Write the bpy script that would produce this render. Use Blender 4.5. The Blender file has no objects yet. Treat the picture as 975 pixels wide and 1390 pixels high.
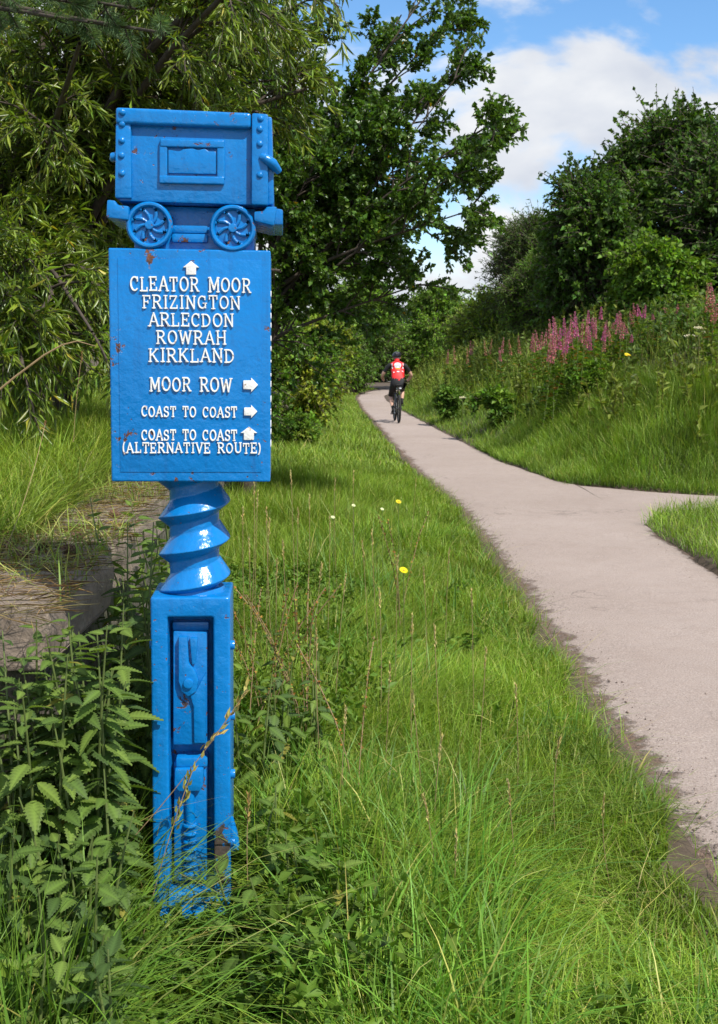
import bpy, bmesh, math, random
import numpy as np
from mathutils import Vector, Matrix

random.seed(7)
rng = np.random.default_rng(11)
scene = bpy.context.scene
COL = scene.collection
R = math.radians

# ------------------------------------------------------------------ camera
FPX, PITCH, EYE = 1500.0, R(6.0), 1.5          # focal length in photo pixels (975 x 1390)
cam_d = bpy.data.cameras.new('camera')
cam = bpy.data.objects.new('camera', cam_d); COL.objects.link(cam)
cam.location = (0, 0, EYE)
cam.rotation_euler = (R(90) - PITCH, 0, 0)
cam_d.sensor_fit = 'VERTICAL'; cam_d.sensor_height = 24.0
cam_d.lens = FPX / 1390 * 24.0
cam_d.shift_y = -45.0 / 1390
cam_d.clip_start = 0.05; cam_d.clip_end = 1500
cam_d.dof.use_dof = True; cam_d.dof.focus_distance = 2.85; cam_d.dof.aperture_fstop = 11.0
scene.camera = cam

# ------------------------------------------------------------------ light and sky
SUN_EL, SUN_AZ = R(51), R(42)                  # azimuth: to the right of straight behind the camera
sun_from = Vector((math.cos(SUN_EL) * math.sin(SUN_AZ), -math.cos(SUN_EL) * math.cos(SUN_AZ), math.sin(SUN_EL)))
sl = bpy.data.lights.new('sun', 'SUN'); sl.energy = 5.0; sl.angle = R(0.53); sl.color = (1.0, 0.955, 0.88)
so = bpy.data.objects.new('sun', sl); COL.objects.link(so)
so.rotation_euler = (-sun_from).to_track_quat('-Z', 'Y').to_euler()
so.location = sun_from * 30

world = bpy.data.worlds.new('World'); scene.world = world; world.use_nodes = True
nt = world.node_tree; nt.nodes.clear()
n_out = nt.nodes.new('ShaderNodeOutputWorld'); n_bg = nt.nodes.new('ShaderNodeBackground')
n_sky = nt.nodes.new('ShaderNodeTexSky'); n_sky.sky_type = 'NISHITA'; n_sky.sun_disc = False
n_sky.sun_elevation = SUN_EL; n_sky.sun_rotation = math.atan2(sun_from.x, sun_from.y)
n_sky.air_density = 1.0; n_sky.dust_density = 0.2; n_sky.ozone_density = 2.5
n_tc = nt.nodes.new('ShaderNodeTexCoord'); n_map = nt.nodes.new('ShaderNodeMapping')
n_map.inputs['Scale'].default_value = (1.0, 1.0, 1.9); n_map.inputs['Location'].default_value = (9.9, 1.1, 2.3)
n_noise = nt.nodes.new('ShaderNodeTexNoise')
n_noise.inputs['Scale'].default_value = 4.2; n_noise.inputs['Detail'].default_value = 9
n_noise.inputs['Roughness'].default_value = 0.52; n_noise.inputs['Distortion'].default_value = 0.25
n_ramp = nt.nodes.new('ShaderNodeValToRGB')
n_ramp.color_ramp.elements[0].position = 0.44; n_ramp.color_ramp.elements[1].position = 0.535
n_ramp.color_ramp.interpolation = 'EASE'
n_noise2 = nt.nodes.new('ShaderNodeTexNoise'); n_noise2.inputs['Scale'].default_value = 7.5; n_noise2.inputs['Detail'].default_value = 6
n_ramp2 = nt.nodes.new('ShaderNodeValToRGB')
n_ramp2.color_ramp.elements[0].position = 0.36; n_ramp2.color_ramp.elements[1].position = 0.66
n_ramp2.color_ramp.elements[0].color = (5.4, 5.8, 6.6, 1); n_ramp2.color_ramp.elements[1].color = (7.9, 8.0, 8.1, 1)
n_mix = nt.nodes.new('ShaderNodeMix'); n_mix.data_type = 'RGBA'
L = nt.links.new
L(n_tc.outputs['Generated'], n_map.inputs['Vector']); L(n_map.outputs[0], n_noise.inputs['Vector'])
L(n_map.outputs[0], n_noise2.inputs['Vector'])
L(n_noise.outputs[0], n_ramp.inputs[0]); L(n_noise2.outputs[0], n_ramp2.inputs[0])
L(n_ramp.outputs[0], n_mix.inputs[0]); n_hs = nt.nodes.new('ShaderNodeHueSaturation'); n_hs.inputs['Saturation'].default_value = 1.2; n_hs.inputs['Value'].default_value = 1.62
L(n_sky.outputs[0], n_hs.inputs['Color']); L(n_hs.outputs[0], n_mix.inputs[6]); L(n_ramp2.outputs[0], n_mix.inputs[7])
L(n_mix.outputs[2], n_bg.inputs[0]); n_bg.inputs[1].default_value = 0.10
L(n_bg.outputs[0], n_out.inputs[0])

scene.render.engine = 'CYCLES'
scene.view_settings.view_transform = 'Standard'; scene.view_settings.look = 'None'
scene.view_settings.exposure = 0.30; scene.view_settings.gamma = 1.0
scene.view_settings.use_curve_mapping = False
scene.cycles.max_bounces = 6; scene.cycles.transmission_bounces = 4; scene.cycles.diffuse_bounces = 3

# ------------------------------------------------------------------ measuring helpers
def at(px, py, Y):
    """world point at distance Y that the photo shows at (px, py)"""
    u, v = (px - 487.5) / FPX, (650.0 - py) / FPX
    d = Vector((u, math.cos(PITCH) + v * math.sin(PITCH), -math.sin(PITCH) + v * math.cos(PITCH)))
    s = Y / d.y
    return Vector((d.x * s, Y, EYE + d.z * s))

# ------------------------------------------------------------------ object helpers
def link(name, data, parent=None, mat=None, **props):
    o = bpy.data.objects.new(name, data); COL.objects.link(o)
    if parent is not None: o.parent = parent
    if mat is not None and data is not None and len(data.materials) == 0: data.materials.append(mat)
    for k, v in props.items():
        if v is not None: o[k] = v
    return o

def thing(name, label, cat, loc=(0, 0, 0), rot=(0, 0, 0), group=None):
    o = link(name, None, label=label, category=cat, group=group)
    o.location = loc; o.rotation_euler = rot; o.empty_display_size = 0.1
    return o

def mesh_np(name, V, quads=None, tris=None, col=None, smooth=False):
    """fast mesh from arrays"""
    V = np.asarray(V, dtype=np.float32).reshape(-1, 3)
    nq = 0 if quads is None else len(quads); ntr = 0 if tris is None else len(tris)
    loops = []; starts = []
    if nq: loops.append(np.asarray(quads, dtype=np.int32).ravel())
    if ntr: loops.append(np.asarray(tris, dtype=np.int32).ravel())
    loops = np.concatenate(loops)
    st = np.concatenate([np.arange(nq) * 4, nq * 4 + np.arange(ntr) * 3]).astype(np.int32)
    tot = np.concatenate([np.full(nq, 4), np.full(ntr, 3)]).astype(np.int32)
    me = bpy.data.meshes.new(name)
    me.vertices.add(len(V)); me.vertices.foreach_set('co', V.ravel())
    me.loops.add(len(loops)); me.loops.foreach_set('vertex_index', loops)
    me.polygons.add(nq + ntr); me.polygons.foreach_set('loop_start', st); me.polygons.foreach_set('loop_total', tot)
    if smooth: me.polygons.foreach_set('use_smooth', np.ones(nq + ntr, dtype=bool))
    me.update(calc_edges=True)
    if col is not None:
        c = np.ones((len(V), 4), dtype=np.float32); c[:, :3] = col
        a = me.attributes.new('col', 'FLOAT_COLOR', 'POINT'); a.data.foreach_set('color', c.ravel())
    return me

def merge(parts):
    """parts: list of (V, quads|None, tris|None, col|None) -> one tuple"""
    Vs, Q, T, C = [], [], [], []; off = 0
    for V, q, t, c in parts:
        Vs.append(V)
        if q is not None and len(q): Q.append(np.asarray(q) + off)
        if t is not None and len(t): T.append(np.asarray(t) + off)
        C.append(np.zeros((len(V), 3)) if c is None else c)
        off += len(V)
    return (np.concatenate(Vs), np.concatenate(Q) if Q else None, np.concatenate(T) if T else None, np.concatenate(C))

def nrm(a):
    return a / np.maximum(np.linalg.norm(a, axis=-1, keepdims=True), 1e-9)

def rdir(n):
    return nrm(rng.normal(size=(n, 3)))

class Part:
    """collects bevelled primitives into one mesh"""
    def __init__(s): s.bm = bmesh.new()
    def _add(s, b, bev=0, seg=2, mtx=None):
        bmesh.ops.recalc_face_normals(b, faces=b.faces[:])
        if bev > 0: bmesh.ops.bevel(b, geom=b.edges[:], offset=bev, segments=seg, profile=0.6, affect='EDGES', clamp_overlap=True)
        if mtx is not None: b.transform(mtx)
        t = bpy.data.meshes.new('tmp'); b.to_mesh(t); b.free(); s.bm.from_mesh(t); bpy.data.meshes.remove(t)
        return s
    def box(s, x0, x1, y0, y1, z0, z1, bev=0, seg=2, mtx=None):
        b = bmesh.new()
        v = [b.verts.new((x, y, z)) for x in (x0, x1) for y in (y0, y1) for z in (z0, z1)]
        for f in ((0, 1, 3, 2), (4, 6, 7, 5), (0, 4, 5, 1), (2, 3, 7, 6), (0, 2, 6, 4), (1, 5, 7, 3)): b.faces.new([v[i] for i in f])
        return s._add(b, bev, seg, mtx)
    def prism(s, pts, y0, y1, bev=0, seg=2, mtx=None):
        """outline in (x, z), extruded along y"""
        b = bmesh.new()
        a = [b.verts.new((x, y0, z)) for x, z in pts]; c = [b.verts.new((x, y1, z)) for x, z in pts]
        b.faces.new(a); b.faces.new(c[::-1]); n = len(pts)
        for i in range(n): b.faces.new((a[i], a[(i + 1) % n], c[(i + 1) % n], c[i]))
        return s._add(b, bev, seg, mtx)
    def cyl(s, p0, p1, r0, r1=None, n=16, bev=0, seg=2):
        r1 = r0 if r1 is None else r1
        p0, p1 = Vector(p0), Vector(p1); d = p1 - p0
        b = bmesh.new()
        bmesh.ops.create_cone(b, cap_ends=True, segments=n, radius1=r0, radius2=r1, depth=d.length)
        m = Matrix.Translation((p0 + p1) / 2) @ d.to_track_quat('Z', 'Y').to_matrix().to_4x4()
        return s._add(b, bev, seg, m)
    def ball(s, c, r, sc=(1, 1, 1), u=14, v=9):
        b = bmesh.new(); bmesh.ops.create_uvsphere(b, u_segments=u, v_segments=v, radius=r)
        return s._add(b, 0, 0, Matrix.Translation(c) @ Matrix.Diagonal((*sc, 1)))
    def torus(s, c, r, t, axis='Y', n=40, m=10, flat=1.0):
        b = bmesh.new(); vs = []
        for i in range(n):
            a = 2 * math.pi * i / n; row = []
            for j in range(m):
                e = 2 * math.pi * j / m; rr = r + t * math.cos(e); w = t * flat * math.sin(e)
                p = {'Y': (rr * math.cos(a), w, rr * math.sin(a)), 'X': (w, rr * math.cos(a), rr * math.sin(a)), 'Z': (rr * math.cos(a), rr * math.sin(a), w)}[axis]
                row.append(b.verts.new((c[0] + p[0], c[1] + p[1], c[2] + p[2])))
            vs.append(row)
        for i in range(n):
            for j in range(m): b.faces.new((vs[i][j], vs[(i + 1) % n][j], vs[(i + 1) % n][(j + 1) % m], vs[i][(j + 1) % m]))
        return s._add(b)
    def tube(s, pts, rad, n=10):
        """rounded tube through points"""
        b = bmesh.new(); pts = [Vector(p) for p in pts]; rings = []
        if not hasattr(rad, '__len__'): rad = [rad] * len(pts)
        for i, p in enumerate(pts):
            t = (pts[min(i + 1, len(pts) - 1)] - pts[max(i - 1, 0)]).normalized()
            ref = Vector((0, 0, 1)) if abs(t.z) < 0.9 else Vector((1, 0, 0))
            a = t.cross(ref).normalized(); c = t.cross(a)
            rings.append([b.verts.new(p + rad[i] * (a * math.cos(2 * math.pi * k / n) + c * math.sin(2 * math.pi * k / n))) for k in range(n)])
        for i in range(len(rings) - 1):
            for k in range(n): b.faces.new((rings[i][k], rings[i][(k + 1) % n], rings[i + 1][(k + 1) % n], rings[i + 1][k]))
        b.faces.new(rings[0][::-1]); b.faces.new(rings[-1])
        return s._add(b)
    def mesh(s, name, angle=42):
        me = bpy.data.meshes.new(name); s.bm.to_mesh(me); s.bm.free()
        me.polygons.foreach_set('use_smooth', np.ones(len(me.polygons), dtype=bool)); me.set_sharp_from_angle(angle=R(angle))
        return me
    def obj(s, name, mat, parent=None, angle=42, **props):
        return link(name, s.mesh(name, angle), parent, mat, **props)

# ------------------------------------------------------------------ materials
class NT:
    def __init__(s, name):
        s.m = bpy.data.materials.new(name); s.m.use_nodes = True; s.t = s.m.node_tree; s.t.nodes.clear()
        s.out = s.new('ShaderNodeOutputMaterial'); s.b = s.new('ShaderNodeBsdfPrincipled'); s.l(s.b.outputs[0], s.out.inputs[0])
    def new(s, t, **kw):
        n = s.t.nodes.new(t)
        for k, v in kw.items(): setattr(n, k, v)
        return n
    def l(s, a, b): s.t.links.new(a, b)
    def coord(s, kind='Object'): return s.new('ShaderNodeTexCoord').outputs[kind]
    def noise(s, scale, detail=4, rough=0.55, vec=None, dist=0.0):
        n = s.new('ShaderNodeTexNoise'); n.inputs['Scale'].default_value = scale; n.inputs['Detail'].default_value = detail
        n.inputs['Roughness'].default_value = rough; n.inputs['Distortion'].default_value = dist
        if vec is not None: s.l(vec, n.inputs['Vector'])
        return n.outputs[0]
    def ramp(s, fac, stops, interp='LINEAR'):
        n = s.new('ShaderNodeValToRGB'); cr = n.color_ramp; cr.interpolation = interp
        while len(cr.elements) < len(stops): cr.elements.new(0.5)
        for e, (p, c) in zip(cr.elements, stops):
            e.position = p; e.color = (*c, 1) if hasattr(c, '__len__') else (c, c, c, 1)
        s.l(fac, n.inputs[0]); return n.outputs[0]
    def mix(s, f, a, b, mode='MIX'):
        n = s.new('ShaderNodeMix', data_type='RGBA', blend_type=mode)
        for i, v in ((0, f), (6, a), (7, b)):
            if hasattr(v, 'is_linked'): s.l(v, n.inputs[i])
            elif i == 0: n.inputs[0].default_value = v
            else: n.inputs[i].default_value = (*v, 1)
        return n.outputs[2]
    def math(s, op, a, b=0.0):
        n = s.new('ShaderNodeMath', operation=op)
        for i, v in ((0, a), (1, b)):
            if hasattr(v, 'is_linked'): s.l(v, n.inputs[i])
            else: n.inputs[i].default_value = v
        return n.outputs[0]
    def bump(s, h, dist=0.01, strength=0.5):
        n = s.new('ShaderNodeBump'); n.inputs['Distance'].default_value = dist; n.inputs['Strength'].default_value = strength
        s.l(h, n.inputs['Height']); s.l(n.outputs[0], s.b.inputs['Normal'])
    def set(s, **kw):
        for k, v in kw.items():
            i = s.b.inputs[k.replace('_', ' ')]
            if hasattr(v, 'is_linked'): s.l(v, i)
            else: i.default_value = (*v, 1) if hasattr(v, '__len__') and len(v) == 3 else v
        return s

def leaf_mat(name, rough=0.5, trans=0.3, spec=0.4, tint=(1.25, 1.3, 0.5)):
    n = NT(name)
    a = n.new('ShaderNodeAttribute', attribute_name='col')
    n.set(Base_Color=a.outputs[0], Roughness=rough, Specular_IOR_Level=spec)
    tr = n.new('ShaderNodeBsdfTranslucent'); n.l(n.mix(1.0, a.outputs[0], tint, 'MULTIPLY'), tr.inputs[0])
    ms = n.new('ShaderNodeMixShader'); ms.inputs[0].default_value = trans
    n.l(n.b.outputs[0], ms.inputs[1]); n.l(tr.outputs[0], ms.inputs[2]); n.l(ms.outputs[0], n.out.inputs[0])
    return n.m

def plain(name, color, rough=0.6, metal=0.0, var=0.25, scale=30, bump=0.0, spec=0.5):
    n = NT(name); c = n.coord()
    f = n.noise(scale, 4, vec=c)
    n.set(Base_Color=n.mix(n.ramp(f, [(0.3, 0), (0.7, 1)]), tuple(x * (1 - var) for x in color), color), Roughness=rough, Metallic=metal, Specular_IOR_Level=spec)
    if bump: n.bump(f, bump, 0.6)
    return n.m

M = {}
def make_paint(name, blue=(0.0, 0.155, 0.45), chip=0.652):
    n = NT(name); c = n.coord()
    f1 = n.noise(26, 8, 0.68, c, 0.4); f2 = n.noise(9, 5, 0.6, c)
    mask = n.ramp(n.math('ADD', n.math('MULTIPLY', f1, 0.75), n.math('MULTIPLY', f2, 0.25)), [(chip - 0.035, 0), (chip - 0.015, 1)])
    rust = n.ramp(n.noise(60, 6, 0.7, c), [(0.35, (0.03, 0.02, 0.018)), (0.55, (0.16, 0.055, 0.02)), (0.75, (0.22, 0.15, 0.12))])
    tone = n.mix(n.ramp(n.noise(5, 4, 0.6, c), [(0.35, 0), (0.65, 1)]), blue, (blue[0] + 0.004, blue[1] * 1.13, min(1, blue[2] * 1.1)))
    dirt = n.ramp(n.noise(14, 7, 0.7, c, 0.6), [(0.60, 0), (0.74, 0.35)])
    tone = n.mix(dirt, tone, (0.02, 0.07, 0.16))
    sm = n.new('ShaderNodeMapping'); sm.inputs['Scale'].default_value = (1, 1, 0.10); n.l(c, sm.inputs['Vector'])
    tone = n.mix(n.ramp(n.noise(46, 5, 0.65, sm.outputs[0]), [(0.52, 0), (0.75, 0.42)]), tone, (0.012, 0.085, 0.26))
    tone = n.mix(n.ramp(n.noise(17, 6, 0.7, c, 0.3), [(0.56, 0), (0.72, 0.22)]), tone, (0.03, 0.21, 0.48))
    spots = n.ramp(n.noise(75, 2, 0.5, c), [(0.725, 0), (0.745, 1)]); mask = n.math('MAXIMUM', mask, n.math('MULTIPLY', spots, n.ramp(f2, [(0.42, 0), (0.5, 1)])))
    n.set(Base_Color=n.mix(mask, tone, rust), Roughness=n.mix(mask, n.ramp(n.noise(11, 4, 0.6, c), [(0.3, 0.16), (0.7, 0.32)]), (0.8, 0.8, 0.8)), Specular_IOR_Level=0.42)
    h = n.math('ADD', n.math('MULTIPLY', n.noise(38, 3, 0.5, c), 0.7), n.math('MULTIPLY', n.noise(120, 3, 0.6, c), 0.16))
    n.bump(n.math('SUBTRACT', h, n.math('MULTIPLY', mask, 0.35)), 0.007, 0.55)
    return n
M['blue'] = make_paint('blue_enamel').m
M['blue_chipped'] = make_paint('blue_enamel_chipped', chip=0.630).m
def make_frame_paint():
    """as blue enamel, with one large flaked patch low on the right-hand frame"""
    n = make_paint('blue_enamel_flaked')
    c = n.coord(); sep = n.new('ShaderNodeSeparateXYZ'); n.l(c, sep.inputs[0])
    wob = n.noise(30, 6, 0.65, c); wob2 = n.math('MULTIPLY', n.math('SUBTRACT', wob, 0.5), 0.10)
    dx = n.math('DIVIDE', n.math('ADD', n.math('SUBTRACT', sep.outputs[0], 0.070), wob2), 0.021)
    dz = n.math('DIVIDE', n.math('ADD', n.math('SUBTRACT', sep.outputs[2], 0.185), wob2), 0.090)
    dy = n.math('DIVIDE', n.math('ADD', sep.outputs[1], 0.10), 0.012)
    r = n.math('ADD', n.math('ADD', n.math('POWER', dx, 2.0), n.math('POWER', dz, 2.0)), n.math('POWER', dy, 2.0))
    patch = n.ramp(r, [(0.85, 1), (1.0, 0)])
    bc = n.b.inputs['Base Color']; old = bc.links[0].from_socket; n.l(n.mix(patch, old, n.ramp(wob, [(0.3, (0.025, 0.022, 0.022)), (0.7, (0.10, 0.07, 0.055))])), bc)
    rc = n.b.inputs['Roughness']; old = rc.links[0].from_socket; n.l(n.mix(patch, old, (0.8, 0.8, 0.8)), rc)
    return n.m
M['blue_frame'] = make_frame_paint()

n = NT('white_letter_paint'); c = n.coord('Object')
gw = n.new('ShaderNodeNewGeometry').outputs['Position']
n.set(Base_Color=n.mix(n.ramp(n.noise(70, 5, 0.65, gw), [(0.60, 0), (0.68, 1)]), (0.74, 0.74, 0.71), (0.30, 0.19, 0.12)), Roughness=0.35)
n.bump(n.noise(160, 3, 0.5, gw), 0.002, 0.5); M['white'] = n.m

n = NT('path_tarmac'); c = n.coord()
ea = n.new('ShaderNodeAttribute', attribute_name='col')
es = n.new('ShaderNodeSeparateColor'); n.l(ea.outputs[0], es.inputs[0])
big = n.noise(0.55, 4, 0.6, c); mid = n.noise(6, 6, 0.65, c); fine = n.noise(110, 4, 0.75, c)
base = n.mix(n.ramp(big, [(0.32, 0), (0.68, 1)]), (0.310, 0.250, 0.216), (0.365, 0.300, 0.264))
base = n.mix(n.ramp(mid, [(0.45, 0.0), (0.78, 0.30)]), base, (0.25, 0.185, 0.15))
base = n.mix(n.math('MULTIPLY', n.ramp(fine, [(0.36, 1), (0.5, 0)]), 0.8), base, (0.19, 0.15, 0.13))
base = n.mix(n.math('MULTIPLY', n.ramp(fine, [(0.58, 0), (0.70, 1)]), 0.75), base, (0.56, 0.49, 0.44))
vor = n.new('ShaderNodeTexVoronoi', feature='DISTANCE_TO_EDGE'); vor.inputs['Scale'].default_value = 0.55; dv = n.new('ShaderNodeVectorMath', operation='ADD'); nv = n.new('ShaderNodeTexNoise'); nv.inputs['Scale'].default_value = 1.7; nv.inputs['Detail'].default_value = 8; n.l(c, nv.inputs['Vector']); n.l(c, dv.inputs[0]); n.l(nv.outputs[1], dv.inputs[1]); n.l(dv.outputs[0], vor.inputs['Vector'])
crack = n.math('MULTIPLY', n.ramp(vor.outputs['Distance'], [(0.0, 1), (0.006, 0)]), n.ramp(n.noise(0.8, 3, 0.5, c), [(0.48, 0), (0.6, 0.55)]))
base = n.mix(crack, base, (0.12, 0.095, 0.08))
edge = n.ramp(n.math('ADD', es.outputs[0], n.math('MULTIPLY', n.math('SUBTRACT', n.noise(9, 9, 0.72, c), 0.5), 1.5)), [(0.52, 0), (0.72, 1)])
base = n.mix(edge, base, n.mix(n.noise(40, 5, 0.7, c), (0.10, 0.065, 0.045), (0.24, 0.17, 0.13)))
n.set(Base_Color=base, Roughness=0.93, Specular_IOR_Level=0.25)
n.bump(n.math('ADD', n.math('ADD', n.math('MULTIPLY', fine, 0.35), n.math('MULTIPLY', mid, 1.2)), n.math('MULTIPLY', n.math('MULTIPLY', edge, n.noise(28, 5, 0.7, c)), 2.5)), 0.012, 0.8)
M['path'] = n.m

n = NT('soil'); c = n.coord()
f = n.noise(14, 7, 0.7, c)
n.set(Base_Color=n.ramp(f, [(0.3, (0.05, 0.034, 0.022)), (0.55, (0.085, 0.060, 0.038)), (0.75, (0.13, 0.098, 0.06))]), Roughness=0.95)
n.bump(f, 0.03, 0.7); M['soil'] = n.m

n = NT('weathered_sandstone'); c = n.new('ShaderNodeNewGeometry').outputs['Position']
f = n.noise(7, 8, 0.65, c); g = n.noise(45, 5, 0.65, c)
b_ = n.ramp(f, [(0.28, (0.12, 0.093, 0.07)), (0.5, (0.205, 0.16, 0.122)), (0.72, (0.29, 0.24, 0.19))])
b_ = n.mix(n.ramp(g, [(0.55, 0), (0.68, 0.7)]), b_, (0.12, 0.10, 0.08))
b_ = n.mix(n.ramp(n.noise(3.5, 6, 0.7, c), [(0.60, 0), (0.72, 0.6)]), b_, (0.13, 0.13, 0.06))
n.set(Base_Color=b_, Roughness=0.9); n.bump(n.math('ADD', f, n.math('MULTIPLY', g, 0.5)), 0.02, 0.8); M['stone'] = n.m

n = NT('dark_sandstone'); c = n.new('ShaderNodeNewGeometry').outputs['Position']
f = n.noise(7, 8, 0.65, c); g = n.noise(30, 5, 0.65, c)
n.set(Base_Color=n.mix(n.ramp(g, [(0.42, 0), (0.62, 1)]), n.ramp(f, [(0.3, (0.07, 0.058, 0.045)), (0.7, (0.15, 0.125, 0.10))]), (0.035, 0.045, 0.016)), Roughness=0.95); n.bump(n.math('ADD', f, n.math('MULTIPLY', g, 0.5)), 0.02, 0.8); M['stone_dark'] = n.m  # lower courses: darker than the coping stone, with random dark green blotches
M['leaf'] = leaf_mat('leaf', 0.55, 0.36, 0.25)
M['leaf_glossy'] = leaf_mat('glossy_leaf', 0.34, 0.33, 0.5)
M['grass'] = leaf_mat('grass_blade', 0.5, 0.34, 0.35)
M['straw'] = leaf_mat('dry_straw', 0.7, 0.15, 0.2, (1.1, 1.0, 0.8))
M['petal'] = leaf_mat('petal', 0.6, 0.35, 0.2, (1.2, 1.0, 1.1))
M['bark'] = plain('bark', (0.085, 0.065, 0.048), 0.9, var=0.5, scale=18, bump=0.02)
M['stem'] = plain('green_stem', (0.11, 0.15, 0.035), 0.6, var=0.3)
M['dry_stem'] = plain('dry_stem', (0.30, 0.20, 0.10), 0.8, var=0.3)
M['cone'] = plain('pine_cone_scale', (0.16, 0.085, 0.045), 0.75, var=0.5, scale=60)

# ------------------------------------------------------------------ the lie of the land
_Ly = [-6, 1.5, 3, 4.7, 7.5, 11.4, 15.2, 23, 35.7, 47, 53, 59, 66, 75, 90]
_Lx = [1.0, 1.0, 0.99, 0.98, 1.02, 1.0, 0.75, 0.5, 0.06, -0.15, 0.0, 0.6, 1.9, 4.6, 10]
_Ry = [-6, 8.1, 10.1, 13.55, 16.9, 24.7, 35, 44, 50, 56, 61, 68, 77, 92]
_Rx = [2.62, 2.62, 2.68, 2.64, 2.22, 1.85, 1.40, 1.15, 1.2, 1.7, 2.5, 4.2, 7.2, 13]
def pathL(y): return np.interp(y, _Ly, _Lx)
def pathR(y): return np.interp(y, _Ry, _Rx)
def lowB(x): return np.interp(x, [2.68, 2.95, 3.7, 9, 30], [10.1, 10.75, 11.25, 10.7, 9.0])
def upB(x): return np.interp(x, [2.64, 3.3, 4.03, 9, 30], [13.55, 12.85, 12.4, 11.9, 10.4])
def platE(y): return -0.765 - 0.068 * (np.minimum(y, 14) - 2.9)
def vnoise(x, y, s, seed=0):
    """cheap smooth value noise"""
    x = np.asarray(x) * s + seed * 17.3; y = np.asarray(y) * s + seed * 9.1
    return (np.sin(x * 1.7 + 1.3 * np.sin(y * 1.1)) + np.sin(y * 2.1 + 1.7 * np.sin(x * 0.9 + 2)) + np.sin((x + y) * 1.3 + seed)) / 3.0
def in_path(x, y, m=0.0):
    main = (x > pathL(y) + m) & (x < pathR(y) - m)
    br = (x >= 2.6 - m) & (y > lowB(x) + m) & (y < upB(x) - m)
    return main | br
def bank_d(x, y):
    d = x - pathR(y)
    db = np.where(x > 2.64, (y - upB(x)) * 0.95, 99.0)
    d = np.minimum(d, db)
    return np.where(y < 12, np.minimum(d, 0), d)
def gh(x, y):
    x = np.asarray(x, dtype=float); y = np.asarray(y, dtype=float)
    h = 0.03 + 0.02 * vnoise(x, y, 1.1, 3)
    d = bank_d(x, y)
    k = np.interp(y, [10, 14, 40, 70], [1, 1, 0.95, 0.75])
    h = h + k * np.interp(d, [0, 0.35, 0.95, 2, 3, 4.5, 8, 30, 80], [0, 0.06, 0.42, 1.28, 1.80, 2.1, 2.4, 3.2, 5.0])
    pe = platE(y)
    hp = np.interp(y, [-8, 2.3, 2.85, 16, 26, 60], [0.02, 0.05, 0.86, 0.86, 0.55, 0.4])
    wd = np.interp(y, [0, 13, 24], [0.08, 0.08, 2.5])
    off = np.interp(y, [0, 13, 24], [0.26, 0.26, 0.0])
    s = np.clip((pe - off - x) / wd, 0, 1)
    h = h + s * hp + np.maximum(pe - 0.6 - x, 0) * np.interp(y, [0, 3, 20], [0.0, 0.06, 0.10])
    h = np.where(in_path(x, y, 0.06), -0.05, h)
    return h
def G(x, y): return float(gh(x, y))

xs = np.unique(np.round(np.concatenate([np.linspace(-70, -12, 16), np.linspace(-12, -2.2, 28), np.linspace(-2.2, 4.4, 120), np.linspace(4.4, 14, 36), np.linspace(14, 90, 18)]), 4))
ys = np.unique(np.round(np.concatenate([np.linspace(-8, 1, 10), np.linspace(1, 16, 130), np.linspace(16, 40, 80), np.linspace(40, 90, 60), np.linspace(90, 260, 14)]), 4))
X, Y = np.meshgrid(xs, ys); Z = gh(X, Y)
nx, ny = len(xs), len(ys)
ii = (np.arange(ny - 1)[:, None] * nx + np.arange(nx - 1)[None, :]).ravel()
link('ground', mesh_np('ground', np.stack([X, Y, Z], -1), np.stack([ii, ii + 1, ii + nx + 1, ii + nx], -1), smooth=True), None, M['soil'], kind='structure')

# path: main strip and the branch that leaves to the right
yy = np.concatenate([np.linspace(-4, 16, 220), np.linspace(16.2, 90, 220)])
tt = np.concatenate([np.linspace(0, 0.25, 9), np.linspace(0.3, 0.7, 6), np.linspace(0.75, 1, 9)])
Lx = pathL(yy) + 0.035 * vnoise(yy, yy * 0.3, 2.3, 1) + 0.02 * vnoise(yy, yy, 7.0, 2)
Rx = pathR(yy) + np.where((yy > 9.9) & (yy < 13.7), 0, 0.03 * vnoise(yy, yy * 0.4, 2.0, 5))
PX = Lx[:, None] * (1 - tt) + Rx[:, None] * tt; PY = np.repeat(yy[:, None], len(tt), 1)
dl = PX - Lx[:, None]; dr = Rx[:, None] - PX
open_r = np.interp(yy, [9.6, 10.2, 13.3, 13.9], [0, 1, 1, 0])[:, None]
eL = np.clip(1 - dl / 0.30, 0, 1); eR = np.clip(1 - dr / 0.18, 0, 1) * (1 - open_r)
PZ = 0.006 + 0.012 * np.clip(np.minimum(dl, dr + 9 * open_r) / 0.4, 0, 1) + 0.004 * vnoise(PX, PY, 3.0, 4) - 0.02 * np.maximum(eL, eR) ** 2
E = np.maximum(eL, eR)
m_, n_ = PX.shape
ii = (np.arange(m_ - 1)[:, None] * n_ + np.arange(n_ - 1)[None, :]).ravel()
V1 = np.stack([PX, PY, PZ], -1).reshape(-1, 3); Q1 = np.stack([ii, ii + 1, ii + n_ + 1, ii + n_], -1)
bx = np.linspace(2.66, 24, 90); ty = np.linspace(0, 1, 12)
lo = lowB(bx) + 0.03 * vnoise(bx, bx, 2.5, 6); up = upB(bx) + 0.03 * vnoise(bx, bx, 2.2, 7); lo[0] = 10.1; up[0] = 13.55
BX = np.repeat(bx[:, None], 12, 1); BY = lo[:, None] * (1 - ty) + up[:, None] * ty
eb = np.clip(1 - np.minimum(BY - lo[:, None], up[:, None] - BY) / 0.16, 0, 1)
BZ = 0.018 + 0.004 * vnoise(BX, BY, 3, 4) - 0.015 * eb
ii = (np.arange(89)[:, None] * 12 + np.arange(11)[None, :]).ravel()
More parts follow.
